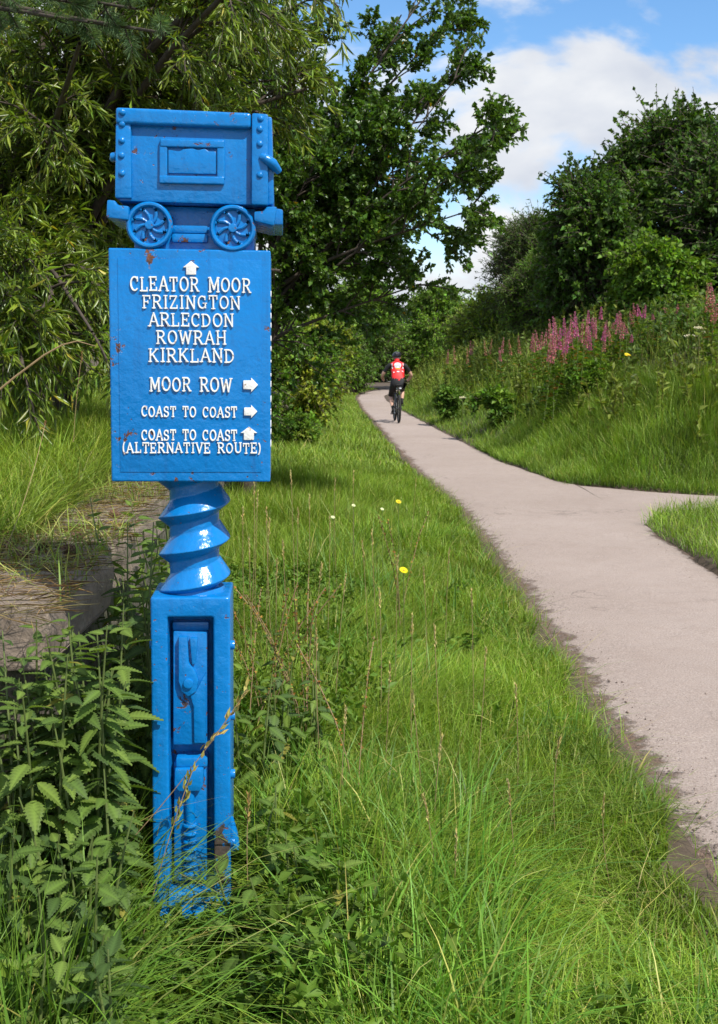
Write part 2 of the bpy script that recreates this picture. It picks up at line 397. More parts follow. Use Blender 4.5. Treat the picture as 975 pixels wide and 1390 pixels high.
V2 = np.stack([BX, BY, BZ], -1).reshape(-1, 3); Q2 = np.stack([ii, ii + 12, ii + 13, ii + 1], -1)
Vp, Qp, _, Cp = merge([(V1, Q1, None, np.repeat(E.reshape(-1, 1), 3, 1)), (V2, Q2, None, np.repeat(eb.reshape(-1, 1), 3, 1))])
link('path', mesh_np('path', Vp, Qp, None, Cp, smooth=True), None, M['path'], kind='structure')

# ------------------------------------------------------------------ old platform edge of stone blocks on the left
plat = thing('platform_edge', 'old low sandstone platform edge littered with straw behind the blue post', 'stone wall', (0, 0, 0))
def stone(x0, x1, y0, y1, z0, z1, name):
    p = Part(); p.box(x0, x1, y0, y1, z0, z1, 0.02, 2)
    bmesh.ops.subdivide_edges(p.bm, edges=p.bm.edges[:], cuts=3, use_grid_fill=True)
    for v in p.bm.verts:
        a = v.co * 9; k = math.sin(a.x * 1.3 + 2 * math.sin(a.y)) + math.sin(a.y * 1.9 + a.z * 2.3) + 0.7 * math.sin(a.z * 5 + a.x * 4.1) + random.uniform(-0.6, 0.6)
        v.co += Vector((k * 0.006, 0.004 * math.sin(a.z * 3 + a.x), k * 0.0045))
    o = p.obj(name, M['stone'], plat, 60)
    return o
yq = 2.72
while yq < 13.0:
    l = random.uniform(0.7, 1.0); xe = float(platE(yq + l / 2)); j = random.uniform(-0.02, 0.02)
    stone(xe - 0.34 + j, xe + j, yq + 0.008, yq + l - 0.008, 0.72, 0.885 + random.uniform(-0.012, 0.012), 'coping_stone')
    yq += l
for rz, (z0, z1) in enumerate(((-0.05, 0.21), (0.22, 0.46), (0.47, 0.715))):
    yq = 2.74 + 0.03 * rz
    while yq < 12.5:
        l = random.uniform(0.4, 0.75); xe = float(platE(yq + l / 2)) - 0.05 + random.uniform(-0.012, 0.012)
        stone(xe - 0.24, xe, yq + 0.006, yq + l - 0.006, z0 + 0.004, z1 - 0.004, 'stone_block').data.materials[0] = M['stone_dark']
        yq += l

# ------------------------------------------------------------------ foliage builders
GF = np.array([1.30, 1.42, 0.95])
def jitter_col(n, base, dv=0.25, dh=0.12, second=None, p2=0.0):
    c = np.tile(np.array(base), (n, 1))
    if second is not None:
        k = (rng.random(n) < p2)[:, None]; c = np.where(k, np.array(second), c)
    c = c * (1 + dv * rng.normal(size=(n, 1)).clip(-2, 2)) * (1 + dh * rng.normal(size=(n, 3)).clip(-2, 2) * np.array([1.0, 0.4, 0.8]))
    return (c * GF).clip(0.003, 0.9)

def leaves(P, D, N, Ln, Wd, col, fold=0.25, t=0.42, curl=0.15):
    """folded pointed leaves: base, left, tip, right"""
    n = len(P); D = nrm(D); S = nrm(np.cross(D, N)); N = np.cross(S, D)
    Ln = np.broadcast_to(np.asarray(Ln, float), (n,))[:, None]; Wd = np.broadcast_to(np.asarray(Wd, float), (n,))[:, None]
    mid = P + D * Ln * t
    V = np.empty((n, 4, 3))
    V[:, 0] = P; V[:, 1] = mid - S * Wd * 0.5 + N * Wd * fold; V[:, 2] = P + D * Ln - N * Ln * curl; V[:, 3] = mid + S * Wd * 0.5 + N * Wd * fold
    b = np.arange(n)[:, None] * 4
    T = np.concatenate([b + np.array([[0, 2, 1]]), b + np.array([[0, 3, 2]])])
    return V.reshape(-1, 3), None, T, np.repeat(col, 4, 0)

def blades(P, Ln, Wd, az, lean, bend, col, seg=3, tipcol=None):
    n = len(P); h = np.stack([np.cos(az), np.sin(az), 0 * az], -1); s = np.stack([-np.sin(az), np.cos(az), 0 * az], -1)
    tw = rng.uniform(-0.9, 0.9, (n, 1)); s = nrm(s * np.cos(tw) + h * np.sin(tw))
    V = np.empty((n, 2 * seg + 1, 3)); C = np.empty((n, 2 * seg + 1, 3))
    Ln = Ln[:, None]; Wd = Wd[:, None]; lean = lean[:, None]; bend = bend[:, None]
    for i in range(seg + 1):
        t = i / seg
        c = P + h * Ln * (lean * t + bend * t * t) + np.array([0, 0, 1.0]) * Ln * (t - 0.45 * bend * t * t * t)
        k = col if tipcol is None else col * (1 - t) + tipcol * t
        if i == seg: V[:, 2 * seg] = c; C[:, 2 * seg] = k
        else:
            w = Wd * 0.5 * (1 - t ** 1.6) * (0.75 + 0.25 * min(1, 3 * t))
            V[:, 2 * i] = c - s * w; V[:, 2 * i + 1] = c + s * w; C[:, 2 * i] = k; C[:, 2 * i + 1] = k
    b = np.arange(n)[:, None] * (2 * seg + 1)
    Q = np.concatenate([b + np.array([[2 * i, 2 * i + 1, 2 * i + 3, 2 * i + 2]]) for i in range(seg - 1)]) if seg > 1 else None
    T = b + np.array([[2 * seg - 2, 2 * seg - 1, 2 * seg]])
    return V.reshape(-1, 3), Q, T, C.reshape(-1, 3)

def tubes(PL, RD, m=6):
    """PL (N,K,3) polylines, RD (N,K) radii"""
    N, K, _ = PL.shape
    T = nrm(np.gradient(PL, axis=1)); ref = np.where(np.abs(T[..., 2:3]) < 0.85, np.array([0, 0, 1.0]), np.array([1.0, 0, 0]))
    A = nrm(np.cross(T, ref)); B = np.cross(T, A)
    ang = np.arange(m) * 2 * np.pi / m
    V = PL[:, :, None, :] + RD[:, :, None, None] * (A[:, :, None, :] * np.cos(ang)[:, None] + B[:, :, None, :] * np.sin(ang)[:, None])
    base = (np.arange(N)[:, None, None] * K + np.arange(K - 1)[None, :, None]) * m
    k = np.arange(m)[None, None, :]; k2 = (k + 1) % m
    Q = np.stack([base + k, base + k2, base + m + k2, base + m + k], -1).reshape(-1, 4)
    return V.reshape(-1, 3), Q, None, None

def sample(PL, idx, t):
    K = PL.shape[1]; f = np.clip(t, 0, 0.9999) * (K - 1); i = f.astype(int); w = (f - i)[:, None]
    a, b = PL[idx, i], PL[idx, i + 1]
    return a * (1 - w) + b * w, nrm(b - a)

def sprout(PL, per, t0, t1, L0, L1, ang0, ang1, up=0.0, droop=0.0, K=6, wig=0.06, taper=0.5):
    N = len(PL); idx = np.repeat(np.arange(N), per); n = len(idx)
    t = rng.uniform(t0, t1, n); p, tg = sample(PL, idx, t)
    perp = nrm(np.cross(tg, rdir(n))); a = rng.uniform(ang0, ang1, n)[:, None]
    d = nrm(tg * np.cos(a) + perp * np.sin(a) + np.array([0, 0, up]))
    Ln = rng.uniform(L0, L1, n) * (1 - taper * t)
    s = np.linspace(0, 1, K)[None, :, None]
    out = p[:, None, :] + d[:, None, :] * Ln[:, None, None] * s + np.array([0, 0, -droop]) * Ln[:, None, None] * s * s
    out = out + np.cumsum(rng.normal(size=(n, K, 3)), 1) * wig * Ln[:, None, None] / K * (s > 0)
    return out

def limb(pts, K=9):
    """smooth polyline through given world points"""
    pts = np.array([tuple(p) for p in pts], float); f = np.linspace(0, len(pts) - 1, K)
    q = np.stack([np.interp(f, np.arange(len(pts)), pts[:, i]) for i in range(3)], -1)
    q[1:-1] = 0.25 * q[:-2] + 0.5 * q[1:-1] + 0.25 * q[2:]
    return q

def leaf_on(PL, per, t0, Ln, Wd, colf, spread=0.8, droop=0.1, upn=0.7, dl=0.25, fold=0.25, curl=0.15):
    N = len(PL); idx = np.repeat(np.arange(N), per); n = len(idx)
    p, tg = sample(PL, idx, rng.uniform(t0, 1.0, n))
    d = nrm(tg * 0.7 + rdir(n) * spread + np.array([0, 0, -droop]))
    nn = nrm(rdir(n) * 0.8 + np.array([0, 0, upn]))
    k = 1 + dl * rng.normal(size=n).clip(-1.8, 1.8)
    return leaves(p, d, nn, Ln * k, Wd * k, colf(n, p), fold, curl=curl)

def to_local(tup, o):
    V, q, t, c = tup
    return (V - np.array(o), q, t, c)

def tree_obj(name, label, cat, base, trunk_parts, leaf_parts, leafmat, group=None, crown='crown'):
    o = thing(name, label, cat, base, group=group)
    if trunk_parts:
        V, q, t, _ = to_local(merge(trunk_parts), base)
        link('trunk', mesh_np('trunk', V, q, t, None, smooth=True), o, M['bark'])
    V, q, t, c = to_local(merge(leaf_parts), base)
    link(crown, mesh_np(crown, V, q, t, c), o, leafmat)
    return o

def blob_tree(name, label, cat, base, ctr, rad, nsub, n, leaf, palette, group=None, sub=0.42, wl=0.55, up=0.25, mat='leaf', stems=3, flat=0.0, lump=1.0, stemr=0.08):
    """crown of many leaf clumps around short branches, uneven outline"""
    ctr = np.array(ctr, float); rad = np.array(rad, float)
    d = rdir(nsub)
    if cat == 'tree': d[:, 2] = np.where(d[:, 2] < -0.75, -d[:, 2], d[:, 2])
    rr = rng.uniform(0.35, 1.0, (nsub, 1)) ** 0.6
    C = ctr + d * rad * rr * (1 - sub * 0.6)
    gz = gh(C[:, 0], C[:, 1]); C[:, 2] = np.maximum(C[:, 2], gz + 0.12)
    sr = sub * rad.mean() * rng.uniform(0.55, 1.25, nsub) * lump
    # twigs in every clump
    nt_ = max(6, n // (nsub * 9))
    ci = np.repeat(np.arange(nsub), nt_); m = len(ci)
    td = nrm(rdir(m) + 0.55 * d[ci] + np.array([0, 0, up]))
    p0 = C[ci] + td * sr[ci][:, None] * rng.uniform(0.0, 0.55, (m, 1)); Ln = sr[ci] * rng.uniform(0.4, 0.95, m)
    s = np.linspace(0, 1, 5)[None, :, None]
    TW = p0[:, None, :] + td[:, None, :] * Ln[:, None, None] * s + np.array([0, 0, -0.12]) * Ln[:, None, None] * s * s
    pal = np.array(palette); pc = GF * pal[rng.integers(0, len(pal), nsub)] * rng.uniform(0.72, 1.28, (nsub, 1))
    lc = np.repeat(ci, 9)
    def colf(k, p): return (pc[lc] * (1 + 0.22 * rng.normal(size=(k, 1)).clip(-2, 2)) * (1 + 0.08 * rng.normal(size=(k, 3)))).clip(0.004, 0.6)
    lp = leaf_on(TW, 9, 0.15, leaf, leaf * wl, colf, 0.9, 0.08, 0.6)
    # limbs: from the base to every third clump
    base = np.array(base, float); tp = []
    K = 7; sel = np.arange(0, nsub, 2); f = np.linspace(0, 1, K)[None, :, None]
    st = base + np.c_[rng.normal(size=(len(sel), 2)) * 0.05 * stems, np.full(len(sel), -0.1)]
    A = st[:, None, :] * (1 - f) + C[sel][:, None, :] * f
    A[:, :, 2] += (np.sin(np.pi * f) * 0.12 * rad[2])[:, :, 0]
    A[:, :, :2] = st[:, None, :2] + (C[sel][:, None, :2] - st[:, None, :2]) * (f ** 1.5)
    tp.append(tubes(A, np.linspace(stemr, stemr * 0.2, K)[None, :] * rng.uniform(0.6, 1.1, (len(sel), 1)), 5))
    tp.append(tubes(TW, np.tile(np.linspace(0.012, 0.004, 5), (m, 1)) * min(1.5, leaf / 0.1), 3))
    return tree_obj(name, label, cat, tuple(base), tp, [lp], M[mat], group)

def px_tree(name, label, cat, Y, px0, px1, ptop, pbot, depth, nsub, n, leaf, palette, by=None, **kw):
    a = at(px0, ptop, Y); b = at(px1, pbot, Y)
    zb = min(b.z, G((a.x + b.x) / 2, Y)) if cat == 'shrub' else b.z
    c = ((a.x + b.x) / 2, Y + depth * 0.2, (a.z + zb) / 2); rad = ((b.x - a.x) / 2, depth / 2, (a.z - zb) / 2)
    gx, gy = c[0], c[1]
    return blob_tree(name, label, cat, (gx, gy, G(gx, gy)), c, rad, nsub, n, leaf, palette, **kw)
# ------------------------------------------------------------------ the blue cast-iron milepost
PY0 = 2.75                                       # distance of its front face
_b = at(260, 1275, PY0)
post = thing('milepost', 'blue painted cast iron milepost with mine tub on top and white raised lettering', 'milepost',
             (_b.x, PY0 + 0.10, G(_b.x, PY0)), (0, R(0.55), R(4.0)))
_c4, _s4 = math.cos(R(4.0)), math.sin(R(4.0))
def lp(px, py):
    """photo pixel -> local (x, z) on the post's front plane"""
    w = at(px, py, PY0); return ((w.x - _b.x) - 0.007 - (w.z - post.location.z) * 0.0096, w.z - post.location.z)
def lx(px, py=700): return lp(px, py)[0]
def lz(py): return lp(260, py)[1]
FY = -0.10
# base: hollow-fronted box
x0, x1 = lx(206.5, 1000), lx(312.5, 1000); z1 = lz(811)
rx0, rx1, rz0, rz1 = lx(229, 1000), lx(290, 1000), lz(1212), lz(838)
bm = bmesh.new()
def ring(xa, xb, za, zb, y): return [bm.verts.new(q) for q in ((xa, y, za), (xb, y, za), (xb, y, zb), (xa, y, zb))]
o_f = ring(x0, x1, -0.12, z1, FY); i_f = ring(rx0, rx1, rz0, rz1, FY); i_b = ring(rx0 + 0.003, rx1 - 0.003, rz0 + 0.003, rz1 - 0.003, FY + 0.075); o_b = ring(x0, x1, -0.12, z1, 0.10)
for k in range(4):
    j = (k + 1) % 4
    bm.faces.new((o_f[k], o_f[j], i_f[j], i_f[k])); bm.faces.new((i_f[k], i_f[j], i_b[j], i_b[k])); bm.faces.new((o_f[j], o_f[k], o_b[k], o_b[j]))
bm.faces.new(i_b); bm.faces.new(o_b[::-1])
p = Part(); p._add(bm, 0.0065, 3)
base = p.obj('base_column', M['blue_frame'], post)
def knob(px, py, r, side=1, dy=0.0, sz=1.0):
    q = Part(); x = x1 if side > 0 else x0; z = lz(py)
    q.cyl((x - side * 0.004, FY + 0.03 + dy, z), (x + side * r * 0.9, FY + 0.03 + dy, z), r * 1.05, r, 14, r * 0.35)
    return q.obj('bolt_head', M['blue'], base)
for py in (880, 977, 1057): knob(313, py, 0.012); 
knob(313, 1150, 0.012)
q = Part(); q.tube([(x1 - 0.002, FY + 0.035, lz(1118)), (x1 + 0.006, FY + 0.035, lz(1140)), (x1 + 0.010, FY + 0.035, lz(1160)), (x1 - 0.004, FY + 0.035, lz(1172))], [0.008, 0.012, 0.014, 0.008], 10); q.obj('lug', M['blue'], base)
knob(205, 885, 0.013, -1, 0.05)
# upper relief in the recess: pivoted lever tool
def P2(*a): return [lp(x, y) for x, y in a]
yb = FY + 0.075
q = Part()
q.prism(P2((234, 1016), (281, 1016), (281, 862), (234, 860)), yb - 0.048, yb + 0.005, 0.005)
q.box(lx(232, 855), lx(282, 855), yb - 0.030, yb + 0.005, lz(862), lz(850), 0.005)
ub = q.obj('lever_plate', M['blue_chipped'], base)
q = Part(); yf = yb - 0.048
q.prism(P2((242, 866), (254.5, 866), (254.5, 898), (257, 910), (265, 913), (269, 925), (267, 940), (262, 950), (262, 1010), (280.5, 1010), (280.5, 930), (272, 905), (280.5, 866), (280.5, 864), (281, 1014)) if False else
        P2((242, 866), (254, 866), (256, 902), (264, 912), (269, 926), (266, 941), (255, 948), (246, 940), (242, 926)), yf - 0.016, yf + 0.004, 0.004)
q.prism(P2((257, 868), (268, 868), (265, 903), (260, 905)), yf - 0.014, yf + 0.004, 0.0035)
q.prism(P2((256, 942), (266, 940), (279, 915), (279, 1012), (263, 1012), (262, 962)), yf - 0.010, yf + 0.004, 0.003)
q.cyl((lx(255.5, 929), yf, lz(929)), (lx(255.5, 929), yf - 0.024, lz(929)), 0.0135, 0.0125, 18, 0.004)
q.obj('lever', M['blue'], base)
# lower relief: capped threaded rod
q = Part()
q.prism(P2((235, 1203), (281, 1203), (281, 1040), (235, 1040)), yb - 0.044, yb + 0.005, 0.005)
q.box(lx(238, 1040), lx(281, 1040), yb - 0.052, yb + 0.004, lz(1046), lz(1033), 0.005)
q.obj('rod_plate', M['blue_chipped'], base)
q = Part(); yr = yb - 0.044
q.prism(P2((237, 1046), (276, 1046), (276, 1068), (271, 1077), (242, 1077), (236, 1068)), yr - 0.020, yr + 0.004, 0.006)
cxr = lx(257, 1140)
q.tube([(cxr, yr - 0.001, lz(1074)), (cxr, yr - 0.001, lz(1195))], [0.013, 0.013], 14)
for py in range(1126, 1196, 11): q.torus((cxr, yr - 0.002, lz(py)), 0.0135, 0.0052, 'Z', 18, 8)
q.obj('rod', M['blue'], base)
q = Part(); q.box(x0 - 0.012, x1 + 0.012, FY - 0.012, 0.112, -0.12, 0.045, 0.008); q.obj('plinth', M['blue_chipped'], post)

# screw-threaded shaft
zt, zb_ = lz(648), lz(813); rc = 34.5 / 541; ra = 16.5 / 541; pitch = 52.0 / 543
nz, na = 150, 72
zz = np.linspace(zb_, zt, nz); ph = np.arange(na) * 2 * np.pi / na
ZZ, PH = np.meshgrid(zz, ph, indexing='ij')
ztip = lz(685.5)                                   # thread crest on the right-hand outline
u = ((ZZ - ztip) + pitch * PH / (2 * np.pi)) / pitch
u = u - np.round(u)                                # -0.5..0.5, 0 at the crest, + above
prof = np.where(u > 0, np.clip(1 - u / 0.46, 0, 1) ** 1.0, np.clip(1 + u / 0.24, 0, 1) ** 0.95)
prof = prof * 0.97
endf = np.clip((ZZ - zb_) / 0.012, 0.0, 1)
rr = rc + ra * prof
Vs = np.stack([rr * np.cos(PH), -rr * np.sin(PH), ZZ], -1).reshape(-1, 3)
ii = (np.arange(nz - 1)[:, None] * na + np.arange(na)[None, :]).ravel(); jj = (np.arange(nz - 1)[:, None] * na + (np.arange(na)[None, :] + 1) % na).ravel()
me = mesh_np('threaded_shaft', Vs, np.stack([ii, ii + na, jj + na, jj], -1), smooth=True)
link('threaded_shaft', me, post, M['blue'])
q = Part(); q.cyl((0, 0, zb_ - 0.01), (0, 0, zb_ + 0.016), 0.083, 0.076, 40, 0.004); q.obj('collar', M['blue'], post)

# lettered panel
PF = -0.118
px0_, px1_ = lx(152, 495), lx(367, 495); pz0, pz1 = lz(653), lz(339)
q = Part(); q.box(px0_, px1_, PF, 0.100, pz0, pz1, 0.005, 3)
panel = q.obj('sign_panel', M['blue_chipped'], post)
q = Part(); q.box(px0_ + 0.022, px1_ - 0.022, PF - 0.0018, PF + 0.01, pz0 + 0.024, pz1 - 0.024, 0.0015, 2)
q.obj('raised_field', M['blue'], panel)
LF = PF - 0.0018

def arc(cx, cy, rx, ry, a0, a1, n=12):
    return [(cx + rx * math.cos(R(a0 + (a1 - a0) * i / n)), cy + ry * math.sin(R(a0 + (a1 - a0) * i / n))) for i in range(n + 1)]
def sf(x, y, h=0.13): return ('s', [(x - h, y), (x + h, y)])
def st(*p): return ('m', list(p))
GL = {
 'A': (0.92, [st((0.08, 0), (0.46, 1)), st((0.46, 1), (0.84, 0)), ('s', [(0.22, 0.34), (0.70, 0.34)]), sf(0.08, 0.02), sf(0.84, 0.02)]),
 'C': (0.86, [('m', arc(0.47, 0.5, 0.37, 0.47, 48, 312, 16)), ('s', [(0.74, 0.68), (0.74, 0.98)])]),
 'D': (0.90, [st((0.16, 0), (0.16, 1)), ('m', [(0.05, 0.97)] + [(0.36, 0.97)] + arc(0.38, 0.5, 0.42, 0.47, 80, -80, 12) + [(0.36, 0.03), (0.05, 0.03)])]),
 'E': (0.80, [st((0.16, 0), (0.16, 1)), ('m', [(0.05, 0.97), (0.70, 0.97)]), ('s', [(0.18, 0.5), (0.52, 0.5)]), ('m', [(0.05, 0.03), (0.72, 0.03)]), ('s', [(0.69, 0.97), (0.69, 0.76)]), ('s', [(0.71, 0.03), (0.71, 0.25)]), ('s', [(0.52, 0.40), (0.52, 0.60)])]),
 'F': (0.76, [st((0.16, 0), (0.16, 1)), ('m', [(0.05, 0.97), (0.70, 0.97)]), ('s', [(0.18, 0.5), (0.52, 0.5)]), ('s', [(0.69, 0.97), (0.69, 0.74)]), sf(0.18, 0.02, 0.15), ('s', [(0.52, 0.40), (0.52, 0.60)])]),
 'G': (0.92, [('m', arc(0.47, 0.5, 0.37, 0.47, 48, 318, 16)), ('s', [(0.74, 0.70), (0.74, 0.98)]), st((0.77, 0.40), (0.77, 0.06)), ('s', [(0.56, 0.42), (0.90, 0.42)])]),
 'H': (0.96, [st((0.17, 0), (0.17, 1)), st((0.79, 0), (0.79, 1)), ('s', [(0.17, 0.5), (0.79, 0.5)]), sf(0.17, 0.02), sf(0.17, 0.98), sf(0.79, 0.02), sf(0.79, 0.98)]),
 'I': (0.42, [st((0.21, 0), (0.21, 1)), sf(0.21, 0.02, 0.15), sf(0.21, 0.98, 0.15)]),
 'K': (0.94, [st((0.17, 0), (0.17, 1)), st((0.76, 0.97), (0.19, 0.42)), st((0.36, 0.58), (0.80, 0.03)), sf(0.17, 0.02), sf(0.17, 0.98), sf(0.80, 0.02, 0.12), sf(0.76, 0.98, 0.12)]),
 'L': (0.78, [st((0.18, 0), (0.18, 1)), ('m', [(0.05, 0.03), (0.70, 0.03)]), ('s', [(0.70, 0.03), (0.70, 0.28)]), sf(0.18, 0.98, 0.14)]),
 'M': (1.12, [st((0.17, 0), (0.17, 1)), st((0.95, 0), (0.95, 1)), st((0.19, 0.98), (0.56, 0.18)), st((0.56, 0.18), (0.93, 0.98)), sf(0.16, 0.02), sf(0.14, 0.98, 0.10), sf(0.96, 0.02), sf(0.98, 0.98, 0.10)]),
 'N': (0.98, [st((0.17, 0), (0.17, 1)), st((0.81, 0), (0.81, 1)), st((0.18, 0.97), (0.80, 0.04)), sf(0.17, 0.02), sf(0.14, 0.98, 0.11), sf(0.81, 0.98)]),
 'O': (0.92, [('o', arc(0.46, 0.5, 0.37, 0.47, 0, 360, 24))]),
 'R': (0.92, [st((0.17, 0), (0.17, 1)), ('m', [(0.05, 0.97), (0.42, 0.97)] + arc(0.44, 0.73, 0.27, 0.24, 80, -80, 9) + [(0.40, 0.48), (0.18, 0.48)]), st((0.44, 0.48), (0.78, 0.03)), sf(0.17, 0.02), sf(0.81, 0.02, 0.11)]),
 'S': (0.78, [('m', arc(0.39, 0.735, 0.26, 0.235, 35, 270, 12)[:-1] + arc(0.39, 0.265, 0.28, 0.235, 90, -150, 12)), ('s', [(0.64, 0.72), (0.64, 0.97)]), ('s', [(0.12, 0.03), (0.12, 0.29)])]),
 'T': (0.84, [st((0.42, 0), (0.42, 1)), ('m', [(0.07, 0.97), (0.77, 0.97)]), ('s', [(0.08, 0.97), (0.08, 0.72)]), ('s', [(0.76, 0.97), (0.76, 0.72)]), sf(0.42, 0.02, 0.15)]),
 'U': (0.94, [('m', [(0.17, 0.98), (0.17, 0.33)] + arc(0.47, 0.33, 0.30, 0.30, 190, 350, 10) + [(0.77, 0.34), (0.77, 0.98)]), sf(0.17, 0.98), sf(0.77, 0.98)]),
 'V': (0.90, [st((0.10, 0.98), (0.45, 0.02)), st((0.45, 0.02), (0.80, 0.98)), sf(0.10, 0.98), sf(0.80, 0.98)]),
 'W': (1.20, [st((0.10, 0.98), (0.35, 0.02)), st((0.35, 0.02), (0.60, 0.90)), st((0.60, 0.90), (0.85, 0.02)), st((0.85, 0.02), (1.10, 0.98)), sf(0.10, 0.98), sf(1.10, 0.98)]),
 'Z': (0.82, [('m', [(0.10, 0.97), (0.71, 0.97)]), st((0.71, 0.96), (0.11, 0.04)), ('m', [(0.11, 0.03), (0.73, 0.03)]), ('s', [(0.10, 0.97), (0.10, 0.74)]), ('s', [(0.73, 0.03), (0.73, 0.27)])]),
 '(': (0.45, [('m', arc(0.62, 0.45, 0.42, 0.72, 128, 232, 10))]),
 ')': (0.45, [('m', arc(-0.17, 0.45, 0.42, 0.72, 52, -52, 10))]),
 ' ': (0.62, []),
}
def stroke(bm, pts, w, h, closed=False):
    prof = [(-1, 0), (-0.92, 0.62), (-0.55, 1.0), (0.55, 1.0), (0.92, 0.62), (1, 0)]
    n = len(pts); rows = []
    if closed: pts = pts[:-1]; n -= 1
    P = [Vector((a, b)) for a, b in pts]
    if not closed:
        e0 = (P[0] - P[1]).normalized() * w * 0.55; e1 = (P[-1] - P[-2]).normalized() * w * 0.55
        P = [P[0] + e0] + P[1:-1] + [P[-1] + e1]
    for i in range(n):
        a = P[(i - 1) % n] if (closed or i > 0) else P[i]; b = P[(i + 1) % n] if (closed or i < n - 1) else P[i]
        t = (b - a).normalized(); nn = Vector((-t.y, t.x))
        if 0 < i < n - 1 or closed:
            t0 = (P[i] - a).normalized(); k = 1 / max(0.5, abs(t0.dot(t)))
        else: k = 1
        rows.append([bm.verts.new((P[i].x + nn.x * w * k * q, -h * z, P[i].y + nn.y * w * k * q)) for q, z in prof])
    m = len(prof)
    for i in range(n if closed else n - 1):
        j = (i + 1) % n
        for k in range(m - 1): bm.faces.new((rows[i][k], rows[i][k + 1], rows[j][k + 1], rows[j][k]))
    if not closed:
        bm.faces.new(rows[0]); bm.faces.new(rows[-1][::-1])
_glyph = {}
def glyph_mesh(ch, asp, bold):
    key = (ch, round(asp, 2), bold)
    if key in _glyph: return _glyph[key]
    bm = bmesh.new(); hh = 0.17
    for i, (kind, pts) in enumerate(GL[ch][1]):
        pts = [(x * asp, y) for x, y in pts]
        w = (0.068 if kind in 'mo' else 0.050) * bold
        stroke(bm, pts, w, hh + 0.011 * (i % 4) - (0.03 if kind == 's' else 0), kind == 'o')
    bmesh.ops.recalc_face_normals(bm, faces=bm.faces[:])
    me = bpy.data.meshes.new('letter'); bm.to_mesh(me); bm.free()
    me.polygons.foreach_set('use_smooth', np.ones(len(me.polygons), dtype=bool)); me.set_sharp_from_angle(angle=R(50)); me.materials.append(M['white'])
    _glyph[key] = me
    return me
def write(text, xa, xb, ya, yb2, bold=1.0):
    """one line of raised letters filling the photo box xa..xb, ya..yb2"""
    (X0, _), (X1, _) = lp(xa, (ya + yb2) / 2), lp(xb, (ya + yb2) / 2); Zt, Zb = lz(ya), lz(yb2); cap = Zt - Zb
    gap = 0.14
    unit = sum(GL[c][0] for c in text) + gap * (len(text) - 1)
    asp = (X1 - X0) / cap / unit
    x = X0
    for c in text:
        if c != ' ':
            me = glyph_mesh(c, asp, bold)
            o = link('letter', me, panel); s = cap * (1 + random.uniform(-0.03, 0.03))
            o.location = (x, LF + 0.0005, Zb + random.uniform(-0.0008, 0.0008)); o.scale = (s, s, s); o.rotation_euler = (0, R(random.uniform(-1.2, 1.2)), 0)
        x += (GL[c][0] + gap) * asp * cap
write('CLEATOR MOOR', 179, 341, 377.5, 396.5)
write('FRIZINGTON', 195.5, 327, 402, 419.5)
write('ARLECDON', 204, 318, 426, 443.5)
write('ROWRAH', 214, 307.5, 449.5, 467.5)
write('KIRKLAND', 203.5, 318.5, 473.5, 491.5)
write('MOOR ROW', 205, 315, 512.5, 531)
write('COAST TO COAST', 194, 322, 551.5, 565.5, 1.12)
write('COAST TO COAST', 194, 322, 583, 597, 1.12)
write('(ALTERNATIVE ROUTE)', 168, 355, 600.5, 614, 1.12)
def arrow(cx, cy, w, h, rot):
    c = lp(cx, cy); k = 1 / 548
    pts = [(-0.5, 0.02), (0, 0.5), (0.5, 0.02), (0.30, 0.02), (0.30, -0.5), (-0.30, -0.5), (-0.30, 0.02)]
    a = R(rot); sz = [w * k, h * k] if rot == 0 else [h * k, w * k]
    out = []
    for x, z in pts:
        x *= sz[0]; z *= sz[1]
        out.append((c[0] + x * math.cos(a) + z * math.sin(a), c[1] - x * math.sin(a) + z * math.cos(a)))
    q = Part(); q.prism(out, LF - 0.0055, LF + 0.003, 0.0016)
    q.obj('arrow', M['white'], panel)
arrow(260.5, 364.5, 22, 18, 0)
arrow(340.5, 521.5, 20, 20, 90); arrow(340.5, 557.5, 18, 18, 90); arrow(338, 587, 23, 18, 0)
U_ = random.uniform
# raised letters on the right-hand face (seen edge-on)
for py in np.linspace(392, 604, 14) + np.array([random.uniform(-5, 5) for _ in range(14)]):
    q = Part(); z = lz(py); xa = px1_
    q.box(xa - 0.002, xa + 0.0020, PF + 0.03, PF + U_(0.06, 0.145), z - U_(0.003, 0.010), z + U_(0.003, 0.009), 0.0015); q.obj('side_letter', M['white'], panel)

# mine tub on top
q = Part()
bz0, bz1 = lz(278), lz(158)
q.prism([lp(163, 276), lp(360, 278), lp(360, 162), lp(164, 158)], -0.118, 0.12, 0.006)
tub = q.obj('tub_body', M['blue_chipped'], post)
q = Part(); q.prism([lp(161, 174), lp(341, 176), lp(341, 155), lp(161, 152)], -0.136, 0.135, 0.008, 3); q.obj('top_rail', M['blue_chipped'], tub)
q = Part(); q.prism([lp(159.5, 273), lp(182, 273), lp(181, 172), lp(160.5, 172)], -0.131, 0.13, 0.006); q.obj('corner_strap', M['blue'], tub)
q = Part(); q.prism([lp(341.5, 279), lp(364, 279), lp(364, 156), (lp(342, 155))], -0.138, 0.135, 0.006); q.obj('corner_strap', M['blue'], tub)
